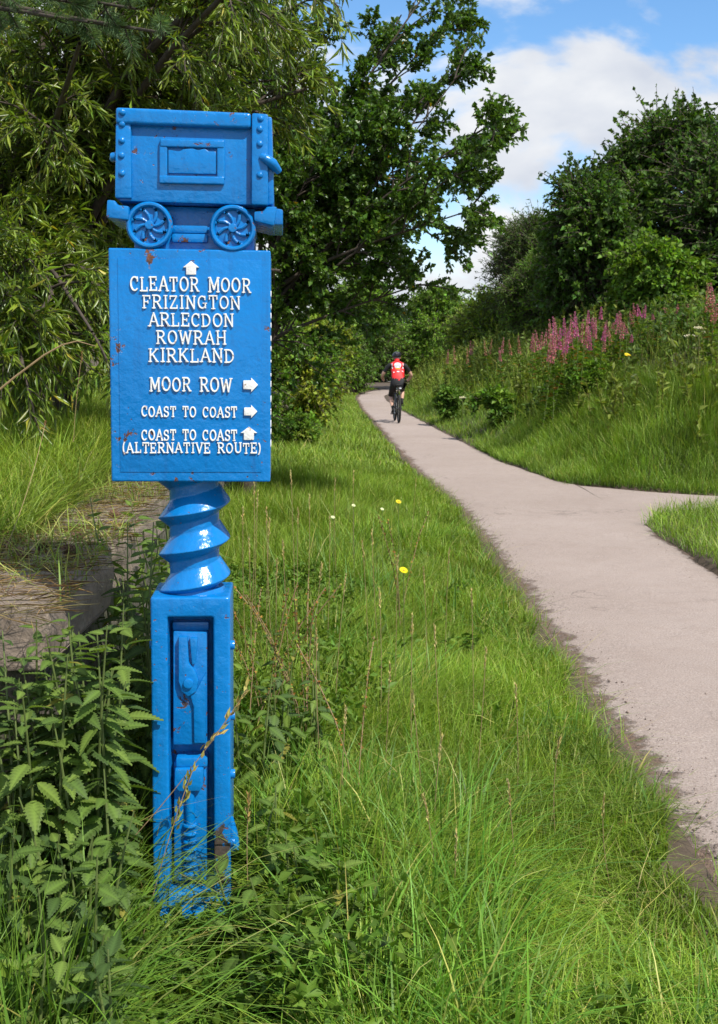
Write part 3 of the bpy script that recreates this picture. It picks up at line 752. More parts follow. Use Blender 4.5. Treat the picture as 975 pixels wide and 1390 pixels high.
# right-hand end, its outward flare and lug
q = Part(); q.prism([lp(362, 278), lp(372, 276), lp(369, 158), lp(362, 157)], -0.120, 0.137, 0.005); q.obj('end_plate', M['blue'], tub)
q = Part(); q.tube([(lx(355, 214), -0.135, lz(214)), (lx(361, 217), -0.142, lz(217)), (lx(370, 224), -0.135, lz(223)), (lx(378, 231), -0.115, lz(231))], [0.009, 0.011, 0.013, 0.009], 12); q.obj('lifting_lug', M['blue'], tub)
q = Part(); q.tube([(lx(164, 214), -0.120, lz(214)), (lx(157, 216), -0.116, lz(216)), (lx(154.5, 218), -0.10, lz(218))], [0.008, 0.010, 0.008], 12); q.obj('lifting_lug', M['blue'], tub)
for px, py in ((169.5, 174), (169, 196), (168.5, 216), (169, 240), (353, 177), (353, 197), (353, 239), (170, 159), (354, 163)):
    q = Part(); y = -0.131 if px < 200 else -0.138
    if py < 170: y = -0.137
    q.ball((lx(px, py), y, lz(py)), 0.0082, (1, 0.75, 1)); q.obj('rivet', M['blue'], tub)
# framed plate in the middle of the side
yt = -0.118
q = Part()
for a in (((219, 203), (305, 203), (305, 192), (219, 192)), ((218, 252), (305, 252), (305, 241), (218, 241)), ((218, 244.5), (229, 244.5), (229, 200), (218, 200)), ((295, 244.5), (306, 244.5), (306, 200), (295, 200))):
    i = 0 if a[0][1] in (203, 252) else 1
    q.prism(P2(*a), yt - 0.0105 + 0.0015 * i, yt + 0.004, 0.004, 3)
q.obj('plate_frame', M['blue_chipped'], tub)
q = Part(); q.prism(P2((230, 238), (294, 238), (294, 207), (284, 207), (279, 203), (270, 206), (262, 203), (250, 205), (245, 208), (230, 206)), yt - 0.008, yt + 0.004, 0.003)
q.obj('plate', M['blue_chipped'], tub)
# chassis
q = Part()
q.prism(P2((174, 312), (346, 312), (346, 279), (174, 277)), -0.068, 0.11, 0.005)
q.prism(P2((148, 299), (178, 302), (178, 283), (163, 282), (160, 276), (149, 275)), -0.128, 0.10, 0.005)
q.prism(P2((345, 300), (372, 306), (376, 280), (362, 280), (357, 286), (345, 287)), -0.128, 0.10, 0.005)
q.prism(P2((364, 303), (384, 303), (384, 282), (366, 279)), -0.105, 0.135, 0.005)
q.obj('chassis', M['blue_chipped'], post)
q = Part(); q.box(lx(236), lx(284), -0.092, 0.1, lz(316), lz(305), 0.006); q.box(lx(236), lx(284), -0.098, 0.1, lz(329), lz(316.5), 0.007); q.box(lx(186), lx(345), -0.085, 0.09, lz(343), lz(306), 0.006)
q.obj('axle_box', M['blue'], post)
def tub_wheel(px, py):
    c = (lx(px, py), -0.110, lz(py)); r = 29.5 / 549
    q = Part(); q.cyl((0, 0.0, 0), (0, 0.05, 0), r * 0.97, r * 0.97, 40, 0.003)
    w = q.obj('wheel', M['blue'], post); w.location = c
    q = Part(); q.torus((0, -0.004, 0), r * 0.93, 0.0066, 'Y', 44, 10, 1.3); q.obj('rim', M['blue'], w)
    q = Part(); q.cyl((0, 0.004, 0), (0, -0.014, 0), 0.0125, 0.0105, 20, 0.003); q.obj('hub', M['blue'], w)
    q = Part(); pts = []
    for i in range(7):
        t = i / 6; a = t * 0.75; rr_ = 0.008 + t * (r * 0.93 - 0.008)
        pts.append((rr_ * math.cos(a), -0.003, rr_ * math.sin(a)))
    q.tube(pts, [0.0030, 0.0040, 0.0045, 0.0048, 0.0050, 0.0055, 0.0060], 8); sm = q.mesh('spoke'); sm.materials.append(M['blue'])
    for k in range(8):
        s = link('spoke', sm, w); s.rotation_euler = (0, R(45 * k + 10), 0)
tub_wheel(204.5, 307.5); tub_wheel(316, 309.5)
# ------------------------------------------------------------------ cyclist
CX_, CYY = 0.985, 27.3
skin = plain('skin', (0.60, 0.36, 0.26), 0.55, var=0.12)
red = plain('red_jersey', (0.72, 0.012, 0.014), 0.6, var=0.15, scale=8)
blk = plain('black_cloth', (0.012, 0.012, 0.014), 0.7, var=0.3)
rubber = plain('tyre_rubber', (0.02, 0.019, 0.018), 0.85, var=0.3)
metal = plain('black_frame_paint', (0.02, 0.02, 0.022), 0.35)
steel = plain('steel', (0.45, 0.45, 0.45), 0.3, metal=0.9)
whitec = plain('white_print', (0.78, 0.80, 0.82), 0.6, var=0.1)
yel = plain('yellow_print', (0.80, 0.50, 0.03), 0.6, var=0.1)
hel = plain('helmet_shell', (0.015, 0.016, 0.02), 0.3)
foam = plain('helmet_liner', (0.10, 0.10, 0.11), 0.6)
BROT = R(3.5)
bike = thing('bicycle', 'black mountain bike ridden away along the path by the cyclist in red', 'bicycle', (CX_, CYY, 0.02), (0, R(0.0), BROT))
def bike_wheel(y, name='wheel'):
    q = Part(); q.cyl((-0.035, 0, 0), (0.035, 0, 0), 0.022, None, 12)
    w = q.obj(name, metal, bike); w.location = (0, y, 0.345)
    q = Part(); q.torus((0, 0, 0), 0.318, 0.027, 'X', 48, 10); q.obj('tyre', rubber, w)
    q = Part(); q.torus((0, 0, 0), 0.285, 0.011, 'X', 48, 8); q.obj('rim', metal, w)
    q = Part(); q.tube([(0.012, 0, 0.015), (0.002, 0, 0.283)], 0.0016, 5); sm = q.mesh('spoke'); sm.materials.append(steel)
    for k in range(20):
        s = link('spoke', sm, w); s.rotation_euler = (R(18 * k), 0, 0); s.scale = (1 if k % 2 else -1, 1, 1)
    q = Part(); q.cyl((-0.062, 0, 0), (-0.058, 0, 0), 0.08, None, 24); q.obj('brake_disc', steel, w)
    return w
bike_wheel(0.0); bike_wheel(1.08)
q = Part()
BB, ST, HT, HB, RH = (0, 0.44, 0.31), (0, 0.26, 0.80), (0, 0.90, 0.86), (0, 0.94, 0.72), (0, 0, 0.345)
q.tube([BB, ST], 0.017, 10); q.tube([ST, HT], 0.016, 10); q.tube([BB, HB], 0.020, 10); q.tube([HT, HB], 0.022, 12)
for s in (-1, 1):
    q.tube([(s * 0.03, 0.42, 0.31), (s * 0.062, 0.1, 0.335), (s * 0.066, 0, 0.345)], 0.010, 8); q.tube([(s * 0.015, 0.28, 0.74), (s * 0.05, 0.12, 0.55), (s * 0.064, 0, 0.345)], 0.008, 8)
q.obj('frame', metal, bike)
q = Part()
for s in (-1, 1): q.tube([(s * 0.05, 0.95, 0.70), (s * 0.055, 1.08, 0.345)], 0.014, 10)
q.box(-0.065, 0.065, 0.925, 0.975, 0.68, 0.72, 0.008); q.obj('fork', metal, bike)
q = Part(); q.tube([ST, (0, 0.22, 0.93)], 0.013, 10); q.obj('seat_post', steel, bike)
q = Part(); q.prism([(-0.075, 0.93), (-0.04, 0.955), (0.04, 0.955), (0.075, 0.93), (0.05, 0.915), (-0.05, 0.915)], 0.12, 0.24, 0.008); q.prism([(-0.022, 0.925), (-0.015, 0.95), (0.015, 0.95), (0.022, 0.925)], 0.235, 0.40, 0.006); q.obj('saddle', blk, bike)
q = Part(); q.tube([(0, 0.88, 0.88), (0, 0.96, 0.98)], 0.016, 10); q.tube([(-0.35, 0.90, 1.01), (-0.15, 0.95, 1.0), (0, 0.96, 0.985), (0.15, 0.95, 1.0), (0.35, 0.90, 1.01)], 0.013, 10); q.obj('handlebar', metal, bike)
for s in (-1, 1):
    q = Part(); q.tube([(s * 0.24, 0.925, 1.006), (s * 0.36, 0.895, 1.012)], 0.018, 10); q.obj('grip', rubber, bike)
ca = R(35)                                         # crank angle: right pedal forward and up
pr = (0.10, 0.44 + 0.17 * math.cos(ca), 0.31 + 0.17 * math.sin(ca)); pl = (-0.10, 0.44 - 0.17 * math.cos(ca), 0.31 - 0.17 * math.sin(ca))
for s, pp in ((1, pr), (-1, pl)):
    q = Part(); q.tube([(s * 0.06, 0.44, 0.31), (s * 0.075, pp[1], pp[2])], 0.012, 8); q.obj('crank', steel, bike)
    q = Part(); q.box(min(s * 0.08, s * 0.18), max(s * 0.08, s * 0.18), pp[1] - 0.045, pp[1] + 0.045, pp[2] - 0.01, pp[2] + 0.01, 0.004); q.obj('pedal', rubber, bike)
q = Part(); q.cyl((0.045, 0.44, 0.31), (0.052, 0.44, 0.31), 0.085, None, 28); q.obj('chainring', steel, bike)
q = Part(); q.cyl((0.035, 0, 0.345), (0.055, 0, 0.345), 0.06, 0.03, 20); q.obj('cassette', steel, bike)
q = Part(); q.box(0.01, 0.075, 0.10, 0.13, 0.80, 0.90, 0.006); q.obj('saddle_bag', blk, bike)
q = Part(); q.box(0.018, 0.068, 0.096, 0.104, 0.835, 0.865, 0.002); q.obj('reflector', whitec, bike)

# rider: joints laid out as connected edges, skinned into one surface
person = thing('person', 'person in red and black cycling kit and dark helmet riding away on a bicycle', 'person', (CX_, CYY, 0.02), (0, 0, BROT))
J = {}
def j(n, p, r): J[n] = (Vector(p), r)
j('pelvis', (0, 0.20, 1.02), (0.155, 0.13)); j('waist', (0, 0.30, 1.17), (0.165, 0.115)); j('chest', (0, 0.42, 1.33), (0.20, 0.125)); j('upper', (0, 0.50, 1.43), (0.17, 0.09)); j('neck', (0, 0.56, 1.50), (0.06, 0.06)); j('head0', (0, 0.60, 1.56), (0.075, 0.085)); j('head', (0, 0.615, 1.63), (0.08, 0.10)); j('crown', (0, 0.61, 1.69), (0.05, 0.06))
for s, n in ((-1, 'L'), (1, 'R')):
    j('sho' + n, (s * 0.20, 0.50, 1.405), (0.068, 0.068)); j('uarm' + n, (s * 0.29, 0.53, 1.29), (0.052, 0.052)); j('elb' + n, (s * 0.365, 0.58, 1.17), (0.045, 0.045)); j('farm' + n, (s * 0.35, 0.70, 1.10), (0.045, 0.042)); j('wri' + n, (s * 0.305, 0.83, 1.035), (0.028, 0.028)); j('palm' + n, (s * 0.30, 0.895, 1.035), (0.042, 0.024))
    pp = pr if s > 0 else pl
    kn = (s * 0.145, 0.63, 0.80) if s > 0 else (s * 0.165, 0.53, 0.615 + 0.03)
    ank = (s * 0.125, pp[1] - 0.09, pp[2] + 0.125)
    hip = (s * 0.10, 0.22, 0.97)
    j('hip' + n, hip, (0.105, 0.105)); j('thi' + n, tuple(hip[i] * 0.5 + kn[i] * 0.5 for i in range(3)), (0.085, 0.085)); j('kne' + n, kn, (0.058, 0.058))
    j('cal' + n, (kn[0] * 0.65 + ank[0] * 0.35, kn[1] * 0.65 + ank[1] * 0.35 - 0.015, kn[2] * 0.65 + ank[2] * 0.35), (0.056, 0.058)); j('ank' + n, ank, (0.036, 0.036)); j('heel' + n, (s * 0.125, pp[1] - 0.10, pp[2] + 0.065), (0.042, 0.040)); j('toe' + n, (s * 0.135, pp[1] + 0.07, pp[2] + 0.045), (0.045, 0.03))
ED = [('pelvis', 'waist', 'red'), ('waist', 'chest', 'red'), ('chest', 'upper', 'red'), ('upper', 'neck', 'red'), ('neck', 'head0', 'skin'), ('head0', 'head', 'skin'), ('head', 'crown', 'skin')]
for n in 'LR':
    ED += [('upper', 'sho' + n, 'red'), ('sho' + n, 'uarm' + n, 'blk'), ('uarm' + n, 'elb' + n, 'skin'), ('elb' + n, 'farm' + n, 'skin'), ('farm' + n, 'wri' + n, 'skin'), ('wri' + n, 'palm' + n, 'blk'), ('pelvis', 'hip' + n, 'blk'), ('hip' + n, 'thi' + n, 'blk'), ('thi' + n, 'kne' + n, 'blk'), ('kne' + n, 'cal' + n, 'skin'), ('cal' + n, 'ank' + n, 'skin'), ('ank' + n, 'heel' + n, 'sock'), ('heel' + n, 'toe' + n, 'sock')]
names = list(J); idx = {n: i for i, n in enumerate(names)}
me = bpy.data.meshes.new('rider_joints'); me.from_pydata([tuple(J[n][0]) for n in names], [(idx[a], idx[b]) for a, b, _ in ED], [])
tmp = bpy.data.objects.new('rider_joints', me); COL.objects.link(tmp)
md = tmp.modifiers.new('skin', 'SKIN')
for n, sv in zip(names, me.skin_vertices[0].data): sv.radius = J[n][1]; sv.use_root = (n == 'pelvis')
ms = tmp.modifiers.new('sub', 'SUBSURF'); ms.levels = 2; ms.render_levels = 2
dg = bpy.context.evaluated_depsgraph_get()
bme = bpy.data.meshes.new_from_object(tmp.evaluated_get(dg)); bpy.data.objects.remove(tmp)
bme.name = 'body'; bme.materials.clear()
for m_i in (red, skin, blk): bme.materials.append(m_i)
code = {'red': 0, 'skin': 1, 'blk': 2, 'sock': 2}
segA = np.array([tuple(J[a][0]) for a, b, c in ED]); segB = np.array([tuple(J[b][0]) for a, b, c in ED]); segC = [c for a, b, c in ED]; segR = np.array([min(J[a][1]) for a, b, c in ED])
for f in bme.polygons:
    c = np.array(f.center); ab = segB - segA; t = (((c - segA) * ab).sum(1) / (ab * ab).sum(1)).clip(0, 1)
    dd = np.linalg.norm(segA + ab * t[:, None] - c, axis=1) - segR * 0.9; k = int(dd.argmin()); cc = code[segC[k]]
    if ED[k][0].startswith('uarm') and t[k] < 0.12: cc = 2
    if ED[k][0].startswith('thi') and t[k] > 0.86: cc = 1
    if ED[k][0] == 'kneR' and t[k] < 0.1: cc = 1
    if ED[k][0].startswith('cal') and t[k] > 0.75: cc = 2
    if ED[k][0] == 'pelvis' and ED[k][1] == 'waist' and t[k] < 0.12: cc = 2
    if ED[k][1].startswith('sho') and t[k] > 0.75: cc = 2
    f.material_index = cc
    f.use_smooth = True
body = link('body', bme, person)
# fingers curled round the grips
for s in (-1, 1):
    for k in range(4):
        q = Part(); x = s * (0.268 + 0.021 * k); yb_ = 0.918 - 0.008 * k; ln = (0.9, 1.0, 0.96, 0.8)[k]
        q.tube([(x, yb_ - 0.03, 1.045), (x, yb_ + 0.010, 1.048), (x, yb_ + 0.028 * ln, 1.022), (x, yb_ + 0.012, 0.995)], [0.0105, 0.010, 0.0095, 0.008], 8); q.obj('finger', blk, person)
    q = Part(); q.tube([(s * 0.27, 0.88, 1.03), (s * 0.245, 0.905, 1.03), (s * 0.24, 0.93, 1.015)], [0.012, 0.011, 0.009], 8); q.obj('thumb', blk, person)
# helmet with ribs, hair, ears, face
q = Part(); hc = (0, 0.625, 1.655)
q.ball(hc, 0.1, (1.12, 1.36, 0.98), 24, 14)
for v in list(q.bm.verts):
    if v.co.z < 1.638: v.co.z = 1.638 + (v.co.z - 1.638) * 0.25
helm = q.obj('helmet', hel, person)
for k in range(-2, 3):
    q = Part(); a = k * 0.30
    pts = [(math.sin(a) * 0.116 * math.cos(b), 0.625 + 0.140 * math.sin(b), 1.655 + 0.101 * math.cos(a) * math.cos(b)) for b in np.linspace(-1.25, 1.25, 9)]
    q.tube(pts, 0.010, 6); q.obj('vent_rib', foam if k % 2 else hel, helm)
q = Part(); q.ball((0, 0.59, 1.60), 0.078, (1, 0.9, 0.75)); q.obj('hair', plain('grey_hair', (0.16, 0.15, 0.14), 0.8), person)
for s in (-1, 1):
    q = Part(); q.ball((s * 0.088, 0.63, 1.60), 0.028, (0.4, 0.8, 1.1)); q.obj('ear', skin, person)
    q = Part(); q.ball((s * 0.032, 0.712, 1.612), 0.012); q.obj('eye', blk, person)
q = Part(); q.tube([(0, 0.712, 1.615), (0, 0.742, 1.58), (0, 0.715, 1.572)], [0.009, 0.014, 0.009], 8); q.obj('nose', skin, person)
q = Part(); q.tube([(-0.026, 0.708, 1.548), (0, 0.718, 1.545), (0.026, 0.708, 1.548)], 0.006, 6); q.obj('mouth', plain('lip', (0.35, 0.12, 0.10), 0.5), person)
# print on the back of the jersey: laid on the body surface
from mathutils.bvhtree import BVHTree
bv = BVHTree.FromPolygons([v.co for v in bme.vertices], [p_.vertices for p_ in bme.polygons])
nb = Vector((0, -0.83, 0.56)).normalized(); upv = Vector((0, 0.56, 0.83)); o0 = Vector((0, 0.36, 1.25))
def patch(name, outline, mat, off=0.006):
    """outline (u right, v up the back) projected onto the jersey"""
    cu = sum(a for a, b in outline) / len(outline); cv = sum(b for a, b in outline) / len(outline); rings = []
    bm = bmesh.new()
    for k in (1.0, 0.66, 0.33):
        row = []
        for a, b in outline:
            a2, b2 = cu + (a - cu) * k, cv + (b - cv) * k
            st_ = o0 + Vector((a2, 0, 0)) + upv * b2 + nb * 0.6
            h = bv.ray_cast(st_, -nb); pt = h[0] if h[0] else st_ - nb * 0.6
            row.append(bm.verts.new(pt + nb * off))
        rings.append(row)
    m = len(outline)
    for r0, r1 in zip(rings, rings[1:]):
        for k in range(m): bm.faces.new((r0[k], r0[(k + 1) % m], r1[(k + 1) % m], r1[k]))
    bm.faces.new(rings[-1])
    me = bpy.data.meshes.new(name); bm.to_mesh(me); bm.free(); link(name, me, person, mat)
patch('jersey_emblem', [(0.085 * math.cos(a), 0.135 + 0.075 * math.sin(a)) for a in np.linspace(0, 2 * math.pi, 20, endpoint=False)], whitec)
patch('emblem_ring', [(0.055 * math.cos(a), 0.135 + 0.045 * math.sin(a)) for a in np.linspace(0, 2 * math.pi, 20, endpoint=False)], plain('pale_blue_print', (0.62, 0.74, 0.80), 0.6), 0.009)
for s in (-1, 1): patch('jersey_stripe', [(s * 0.115, 0.06), (s * 0.14, 0.055), (s * 0.155, 0.20), (s * 0.125, 0.205)], whitec)
patch('yellow_print', [(-0.055, 0.015), (0.055, 0.015), (0.055, 0.038), (-0.055, 0.038)], yel)
for a, b, w in ((-0.105, -0.07, 0.016), (0.115, -0.035, 0.018), (0.0, -0.06, 0.03)): patch('jersey_logo', [(a - w, b - 0.012), (a + w, b - 0.012), (a + w, b + 0.012), (a - w, b + 0.012)], whitec)
# ------------------------------------------------------------------ trees and shrubs
U = rng.uniform
def cf(base, dv=0.25, dh=0.1, second=None, p2=0.0): return lambda n, p: jitter_col(n, base, dv, dh, second, p2)

# narrow-leaved willow on the platform (fills the upper left)
wb = np.array([-2.5, 8.4, G(-2.5, 8.4)])
LB = []
for k in range(46):
    e = np.array(at(U(-190, 420), U(-160, 500), U(5.9, 8.6)))
    if k < 12: e = np.array(at(U(250, 460), U(-130, 150), U(6.2, 8.0)))
    if 12 <= k < 22: e = np.array(at(U(-60, 170), U(300, 520), U(5.6, 7.2)))
    if k >= 42: e = wb + np.array([U(-2.5, 1), U(0.5, 2.5), U(1.5, 4.5)])
    e[2] = max(e[2], G(e[0], e[1]) + 0.15)
    s0 = wb + np.array([U(-0.35, 0.35), U(-0.3, 0.3), -0.1])
    m1 = s0 * 0.55 + e * 0.45; m1[2] = max(s0[2], e[2]) * 0.75 + 0.6 + U(-0.2, 0.5); m1[2] = min(m1[2], e[2] + 1.4)
    LB.append(limb([s0, (s0 + m1) / 2 + np.array([0, 0, 0.3]), m1, e], 10))
LB = np.array(LB)
S2 = sprout(LB, 12, 0.35, 1.0, 0.45, 0.95, 0.4, 1.2, 0.25, 0.35)
S3 = sprout(S2, 9, 0.15, 1.0, 0.22, 0.5, 0.3, 1.0, 0.15, 0.35, 5)
# keep the outline of the photograph: nothing right of the alder's edge
tipx = 487.5 + FPX * S3[:, -1, 0] / S3[:, -1, 1]; tipy = 650 - FPX * 0 - 0
tipy = 492 - FPX * (S3[:, -1, 2] - EYE) / S3[:, -1, 1]
keep = (tipx < np.where(tipy < 190, 478, 425)) & (S3[:, -1, 2] > gh(S3[:, -1, 0], S3[:, -1, 1]) + 0.02) & (S3[:, :, 1].min(1) > 4.7)
S3 = S3[keep]
wl = leaf_on(S3, 16, 0.05, 0.088, 0.0125, cf((0.120, 0.158, 0.026), 0.30, 0.12, (0.30, 0.24, 0.04), 0.02), 0.55, 0.15, 0.5, 0.28, 0.2, 0.2)
tree_obj('willow_tree', 'sprawling willow with narrow yellowish green leaves behind the blue post', 'tree', tuple(wb),
         [tubes(LB, np.linspace(0.055, 0.012, 10)[None, :] * U(0.6, 1.2, (len(LB), 1)), 7), tubes(S2, np.tile(np.linspace(0.010, 0.004, 6), (len(S2), 1)), 4), tubes(S3, np.tile(np.linspace(0.0035, 0.0015, 5), (len(S3), 1)), 3)],
         [wl], M['leaf_glossy'])

# alder whose branches reach out over the verge
ab = np.array([-1.15, 11.2, G(-1.15, 11.2)])
fork = ab + np.array([0.05, 0, 1.5])
ends = [(690, 152, 10.4), (660, 40, 11), (620, -70, 11.5), (668, 195, 10.0), (640, 285, 10.2), (635, 85, 10.6), (572, 385, 10.6), (560, 200, 12.2), (505, 60, 12.4), (480, 240, 12), (455, -80, 12), (525, 300, 11.4), (600, 110, 11), (640, 235, 11.5), (430, 220, 10.8), (545, 20, 11.6), (410, 150, 12), (620, 20, 12.5), (500, 200, 10.8), (540, 280, 12.6), (400, 240, 11), (390, 50, 12.2)]
AL = []
for e in ends:
    e = np.array(at(*e)); s0 = ab + np.array([0, 0, -0.1]); f1 = fork + np.array([U(-0.1, 0.15), U(-0.1, 0.1), U(0, 0.9)])
    m1 = f1 * 0.5 + e * 0.5 + np.array([0, 0, U(-0.05, 0.35)])
    AL.append(limb([s0, f1, m1, e], 11))
AL = np.array(AL)
A2 = sprout(AL, 17, 0.42, 1.0, 0.45, 0.95, 0.35, 1.1, 0.12, 0.15)
A3 = sprout(A2, 9, 0.2, 1.0, 0.2, 0.42, 0.3, 1.0, 0.1, 0.12, 5)
al = leaf_on(A3, 27, 0.03, 0.049, 0.033, cf((0.060, 0.106, 0.020), 0.3, 0.1, (0.35, 0.2, 0.02), 0.003), 0.8, 0.12, 0.6)
tree_obj('alder_tree', 'dark green alder reaching leafy branches over the verge against the sky', 'tree', tuple(ab),
         [tubes(AL, np.array([0.085, 0.075, 0.06, 0.042, 0.03, 0.022, 0.017, 0.013, 0.010, 0.008, 0.006])[None, :] * U(0.7, 1.1, (len(AL), 1)), 8), tubes(A2, np.tile(np.linspace(0.010, 0.004, 6), (len(A2), 1)), 4), tubes(A3, np.tile(np.linspace(0.004, 0.002, 5), (len(A3), 1)), 3)],
         [al], M['leaf_glossy'])

# pine bough hanging in at the top left
pb = np.array([-4.6, 7.0, G(-4.6, 7.0)])
trunk = limb([pb + np.array([0, 0, -0.1]), pb + np.array([0.1, 0, 3]), pb + np.array([0, 0.1, 7])], 9)
bou = [limb([pb + np.array([0.08, 0, U(2.6, 3.4)]), at(a - 190, b - 30, 6.2), at(a, b, c)], 9) for a, b, c in ((120, 30, 5.1), (185, 12, 5.0), (225, 45, 4.9), (90, 2, 5.1), (150, -30, 5.2), (40, -30, 5.8), (-60, 60, 6), (-120, -60, 6.4))]
bou = np.array(bou)
B2 = sprout(bou, 9, 0.55, 1.0, 0.2, 0.42, 0.3, 0.8, 0.25, 0.0, 6)
B2 = np.concatenate([B2, bou[:, -6:, :]])
t_ = len(B2); per = 200; ix = np.repeat(np.arange(t_), per)
p_, tg = sample(B2, ix, U(0.25, 1.0, t_ * per)); perp = nrm(np.cross(tg, rdir(len(p_))))
dN = nrm(tg * 0.85 + perp * 0.75); LnN = U(0.05, 0.085, len(p_))
nl = leaves(p_, dN, rdir(len(p_)), LnN, 0.0030, jitter_col(len(p_), (0.085, 0.125, 0.085), 0.25), 0.0, 0.5, 0.03)
tree_obj('pine_tree', 'blue green pine with long needles hanging in above the willow', 'tree', tuple(pb),
         [tubes(trunk[None], np.linspace(0.14, 0.08, 9)[None], 10), tubes(bou, np.tile(np.linspace(0.03, 0.006, 9), (len(bou), 1)), 6), tubes(B2, np.tile(np.linspace(0.006, 0.003, 6), (t_, 1)), 4)], [nl], M['leaf'], crown='needles')

D1, D2, D3 = (0.050, 0.090, 0.020), (0.068, 0.116, 0.025), (0.036, 0.066, 0.016)
L1, L2, L3 = (0.105, 0.168, 0.028), (0.145, 0.185, 0.030), (0.085, 0.142, 0.030)
g_left = 'hawthorns behind the willow'
px_tree('hawthorn', 'dark hawthorn behind the left half of the willow at the pine', 'tree', 12.0, -330, 120, -200, 560, 3.0, 60, 26000, 0.09, [D1, D3], group=g_left)
px_tree('hawthorn', 'dark hawthorn between willow and alder', 'tree', 12.8, 60, 395, -190, 500, 3.0, 70, 30000, 0.09, [D1, D3], group=g_left)
px_tree('elder_shrub', 'green leafy elder low behind the milepost beneath the alder', 'shrub', 13.5, 262, 366, 330, 650, 2.0, 36, 15000, 0.085, [L3, L1, L3])
px_tree('sallow_shrub', 'yellow green sallow bush at the left edge of the path', 'shrub', 21, 352, 462, 425, 575, 2.6, 36, 15000, 0.085, [L2, L1, (0.19, 0.20, 0.03)])
px_tree('bramble_shrub', 'low yellow green bramble in the verge grass beside the sallow', 'shrub', 18.5, 380, 436, 560, 612, 0.9, 26, 6000, 0.06, [L2, L3, L1], sub=0.5, stemr=0.015)
px_tree('hazel_shrub', 'mid green hazel on the outer side of the bend', 'shrub', 38, 395, 480, 415, 560, 5, 40, 16000, 0.14, [L1, L2, (0.15, 0.18, 0.03)])
px_tree('ash_tree', 'bright green ash overhanging the dark gap where the path disappears', 'tree', 58, 425, 552, 378, 500, 9, 60, 26000, 0.17, [L1, L1, L3, (0.10, 0.15, 0.03)])
px_tree('holly_shrub', 'dark holly left of the shaded gap', 'shrub', 52, 440, 512, 445, 535, 4, 36, 12000, 0.14, [L3, D2])
px_tree('holly_shrub', 'dark holly right of the shaded gap beside the cyclist', 'shrub', 60, 536, 610, 440, 535, 5, 36, 12000, 0.15, [L3, D2, L1])
px_tree('yew_tree', 'near black yew closing the shaded gap at the end of the path', 'tree', 84, 470, 570, 420, 545, 6, 40, 15000, 0.22, [D3])
px_tree('field_maple', 'rounded green field maple at the skyline beyond the bank', 'tree', 62, 548, 640, 386, 500, 9, 50, 20000, 0.17, [L1, L3, L1])
px_tree('goat_willow', 'rounded soft green goat willow at the foot of the dark trees', 'shrub', 44, 612, 712, 388, 500, 6, 55, 24000, 0.12, [L1, L2, (0.11, 0.15, 0.035)])
px_tree('grey_willow', 'tall grey green willow between goat willow and big dark sycamore', 'tree', 40, 672, 775, 278, 470, 6, 60, 26000, 0.13, [(0.080, 0.115, 0.045), (0.065, 0.095, 0.035)], wl=0.3, up=0.6)
px_tree('osier', 'feathery osier rising in front of the grey willow', 'shrub', 33, 690, 790, 330, 480, 4, 50, 22000, 0.12, [(0.085, 0.125, 0.04), L3], wl=0.22, up=0.7)
px_tree('sycamore', 'big dark green sycamore standing highest on the bank', 'tree', 29, 812, 1090, 128, 470, 7, 110, 52000, 0.13, [D1, D2, D3, D2], sub=0.32, wl=0.7)
px_tree('sycamore', 'dark sycamore shoulder below the tallest sycamore', 'tree', 27, 745, 870, 222, 470, 5, 60, 26000, 0.125, [D2, D1, D3], wl=0.7)
px_tree('sycamore', 'dark sycamore at the right hand end of the tree line', 'tree', 26, 930, 1180, 150, 470, 6, 80, 34000, 0.125, [D1, D2, D3], wl=0.7)
px_tree('norway_maple', 'young bright green maple in front of the dark sycamores', 'tree', 22, 835, 965, 318, 470, 3.0, 55, 17000, 0.10, [L1, L3, (0.085, 0.14, 0.018)], wl=0.75, sub=0.36)
px_tree('dogwood', 'dark leafy dogwood bush on top of the bank behind the white umbels', 'shrub', 17.5, 895, 1060, 440, 575, 2.0, 40, 15000, 0.08, [D2, L3, D1], wl=0.65)
px_tree('bramble_bush', 'dark bramble bush on the bank slope below the pink flowers', 'shrub', 21.0, 648, 706, 522, 560, 1.2, 20, 4500, 0.08, [L3, L3, L1], wl=0.7, stemr=0.006)
px_tree('bramble_bush', 'small dark bramble bush at the path edge beside the cyclist', 'shrub', 26, 592, 630, 520, 555, 1.0, 18, 3200, 0.085, [L3, D2, L3], wl=0.7, stemr=0.006)
px_tree('bramble_bush', 'bramble bush half way up the bank below the dogwood', 'shrub', 17.2, 770, 850, 496, 540, 0.8, 18, 4500, 0.07, [L3, L3, L1], wl=0.7, stemr=0.006)
# distant belt that closes the view (reads as one mass)
bp = []
for k in range(170):
    a = U(-60, 75); yv = U(95, 150); hh = U(3.0, 6.0)
    cc = np.array([a, yv, hh * 0.55 + 1.0]); n_l = 420
    dd = rdir(n_l); pp = cc + dd * np.array([4.5, 3, hh * 0.55]) * U(0.6, 1.0, (n_l, 1))
    bp.append(leaves(pp, nrm(dd + rdir(n_l)), rdir(n_l), 0.6, 0.42, jitter_col(n_l, (0.04, 0.07, 0.02), 0.3)))
V, q_, t, c = merge(bp); link('far_woodland', mesh_np('far_woodland', V, q_, t, c), None, M['leaf'], kind='stuff', label='distant belt of woodland beyond the bend in the path', category='woodland')

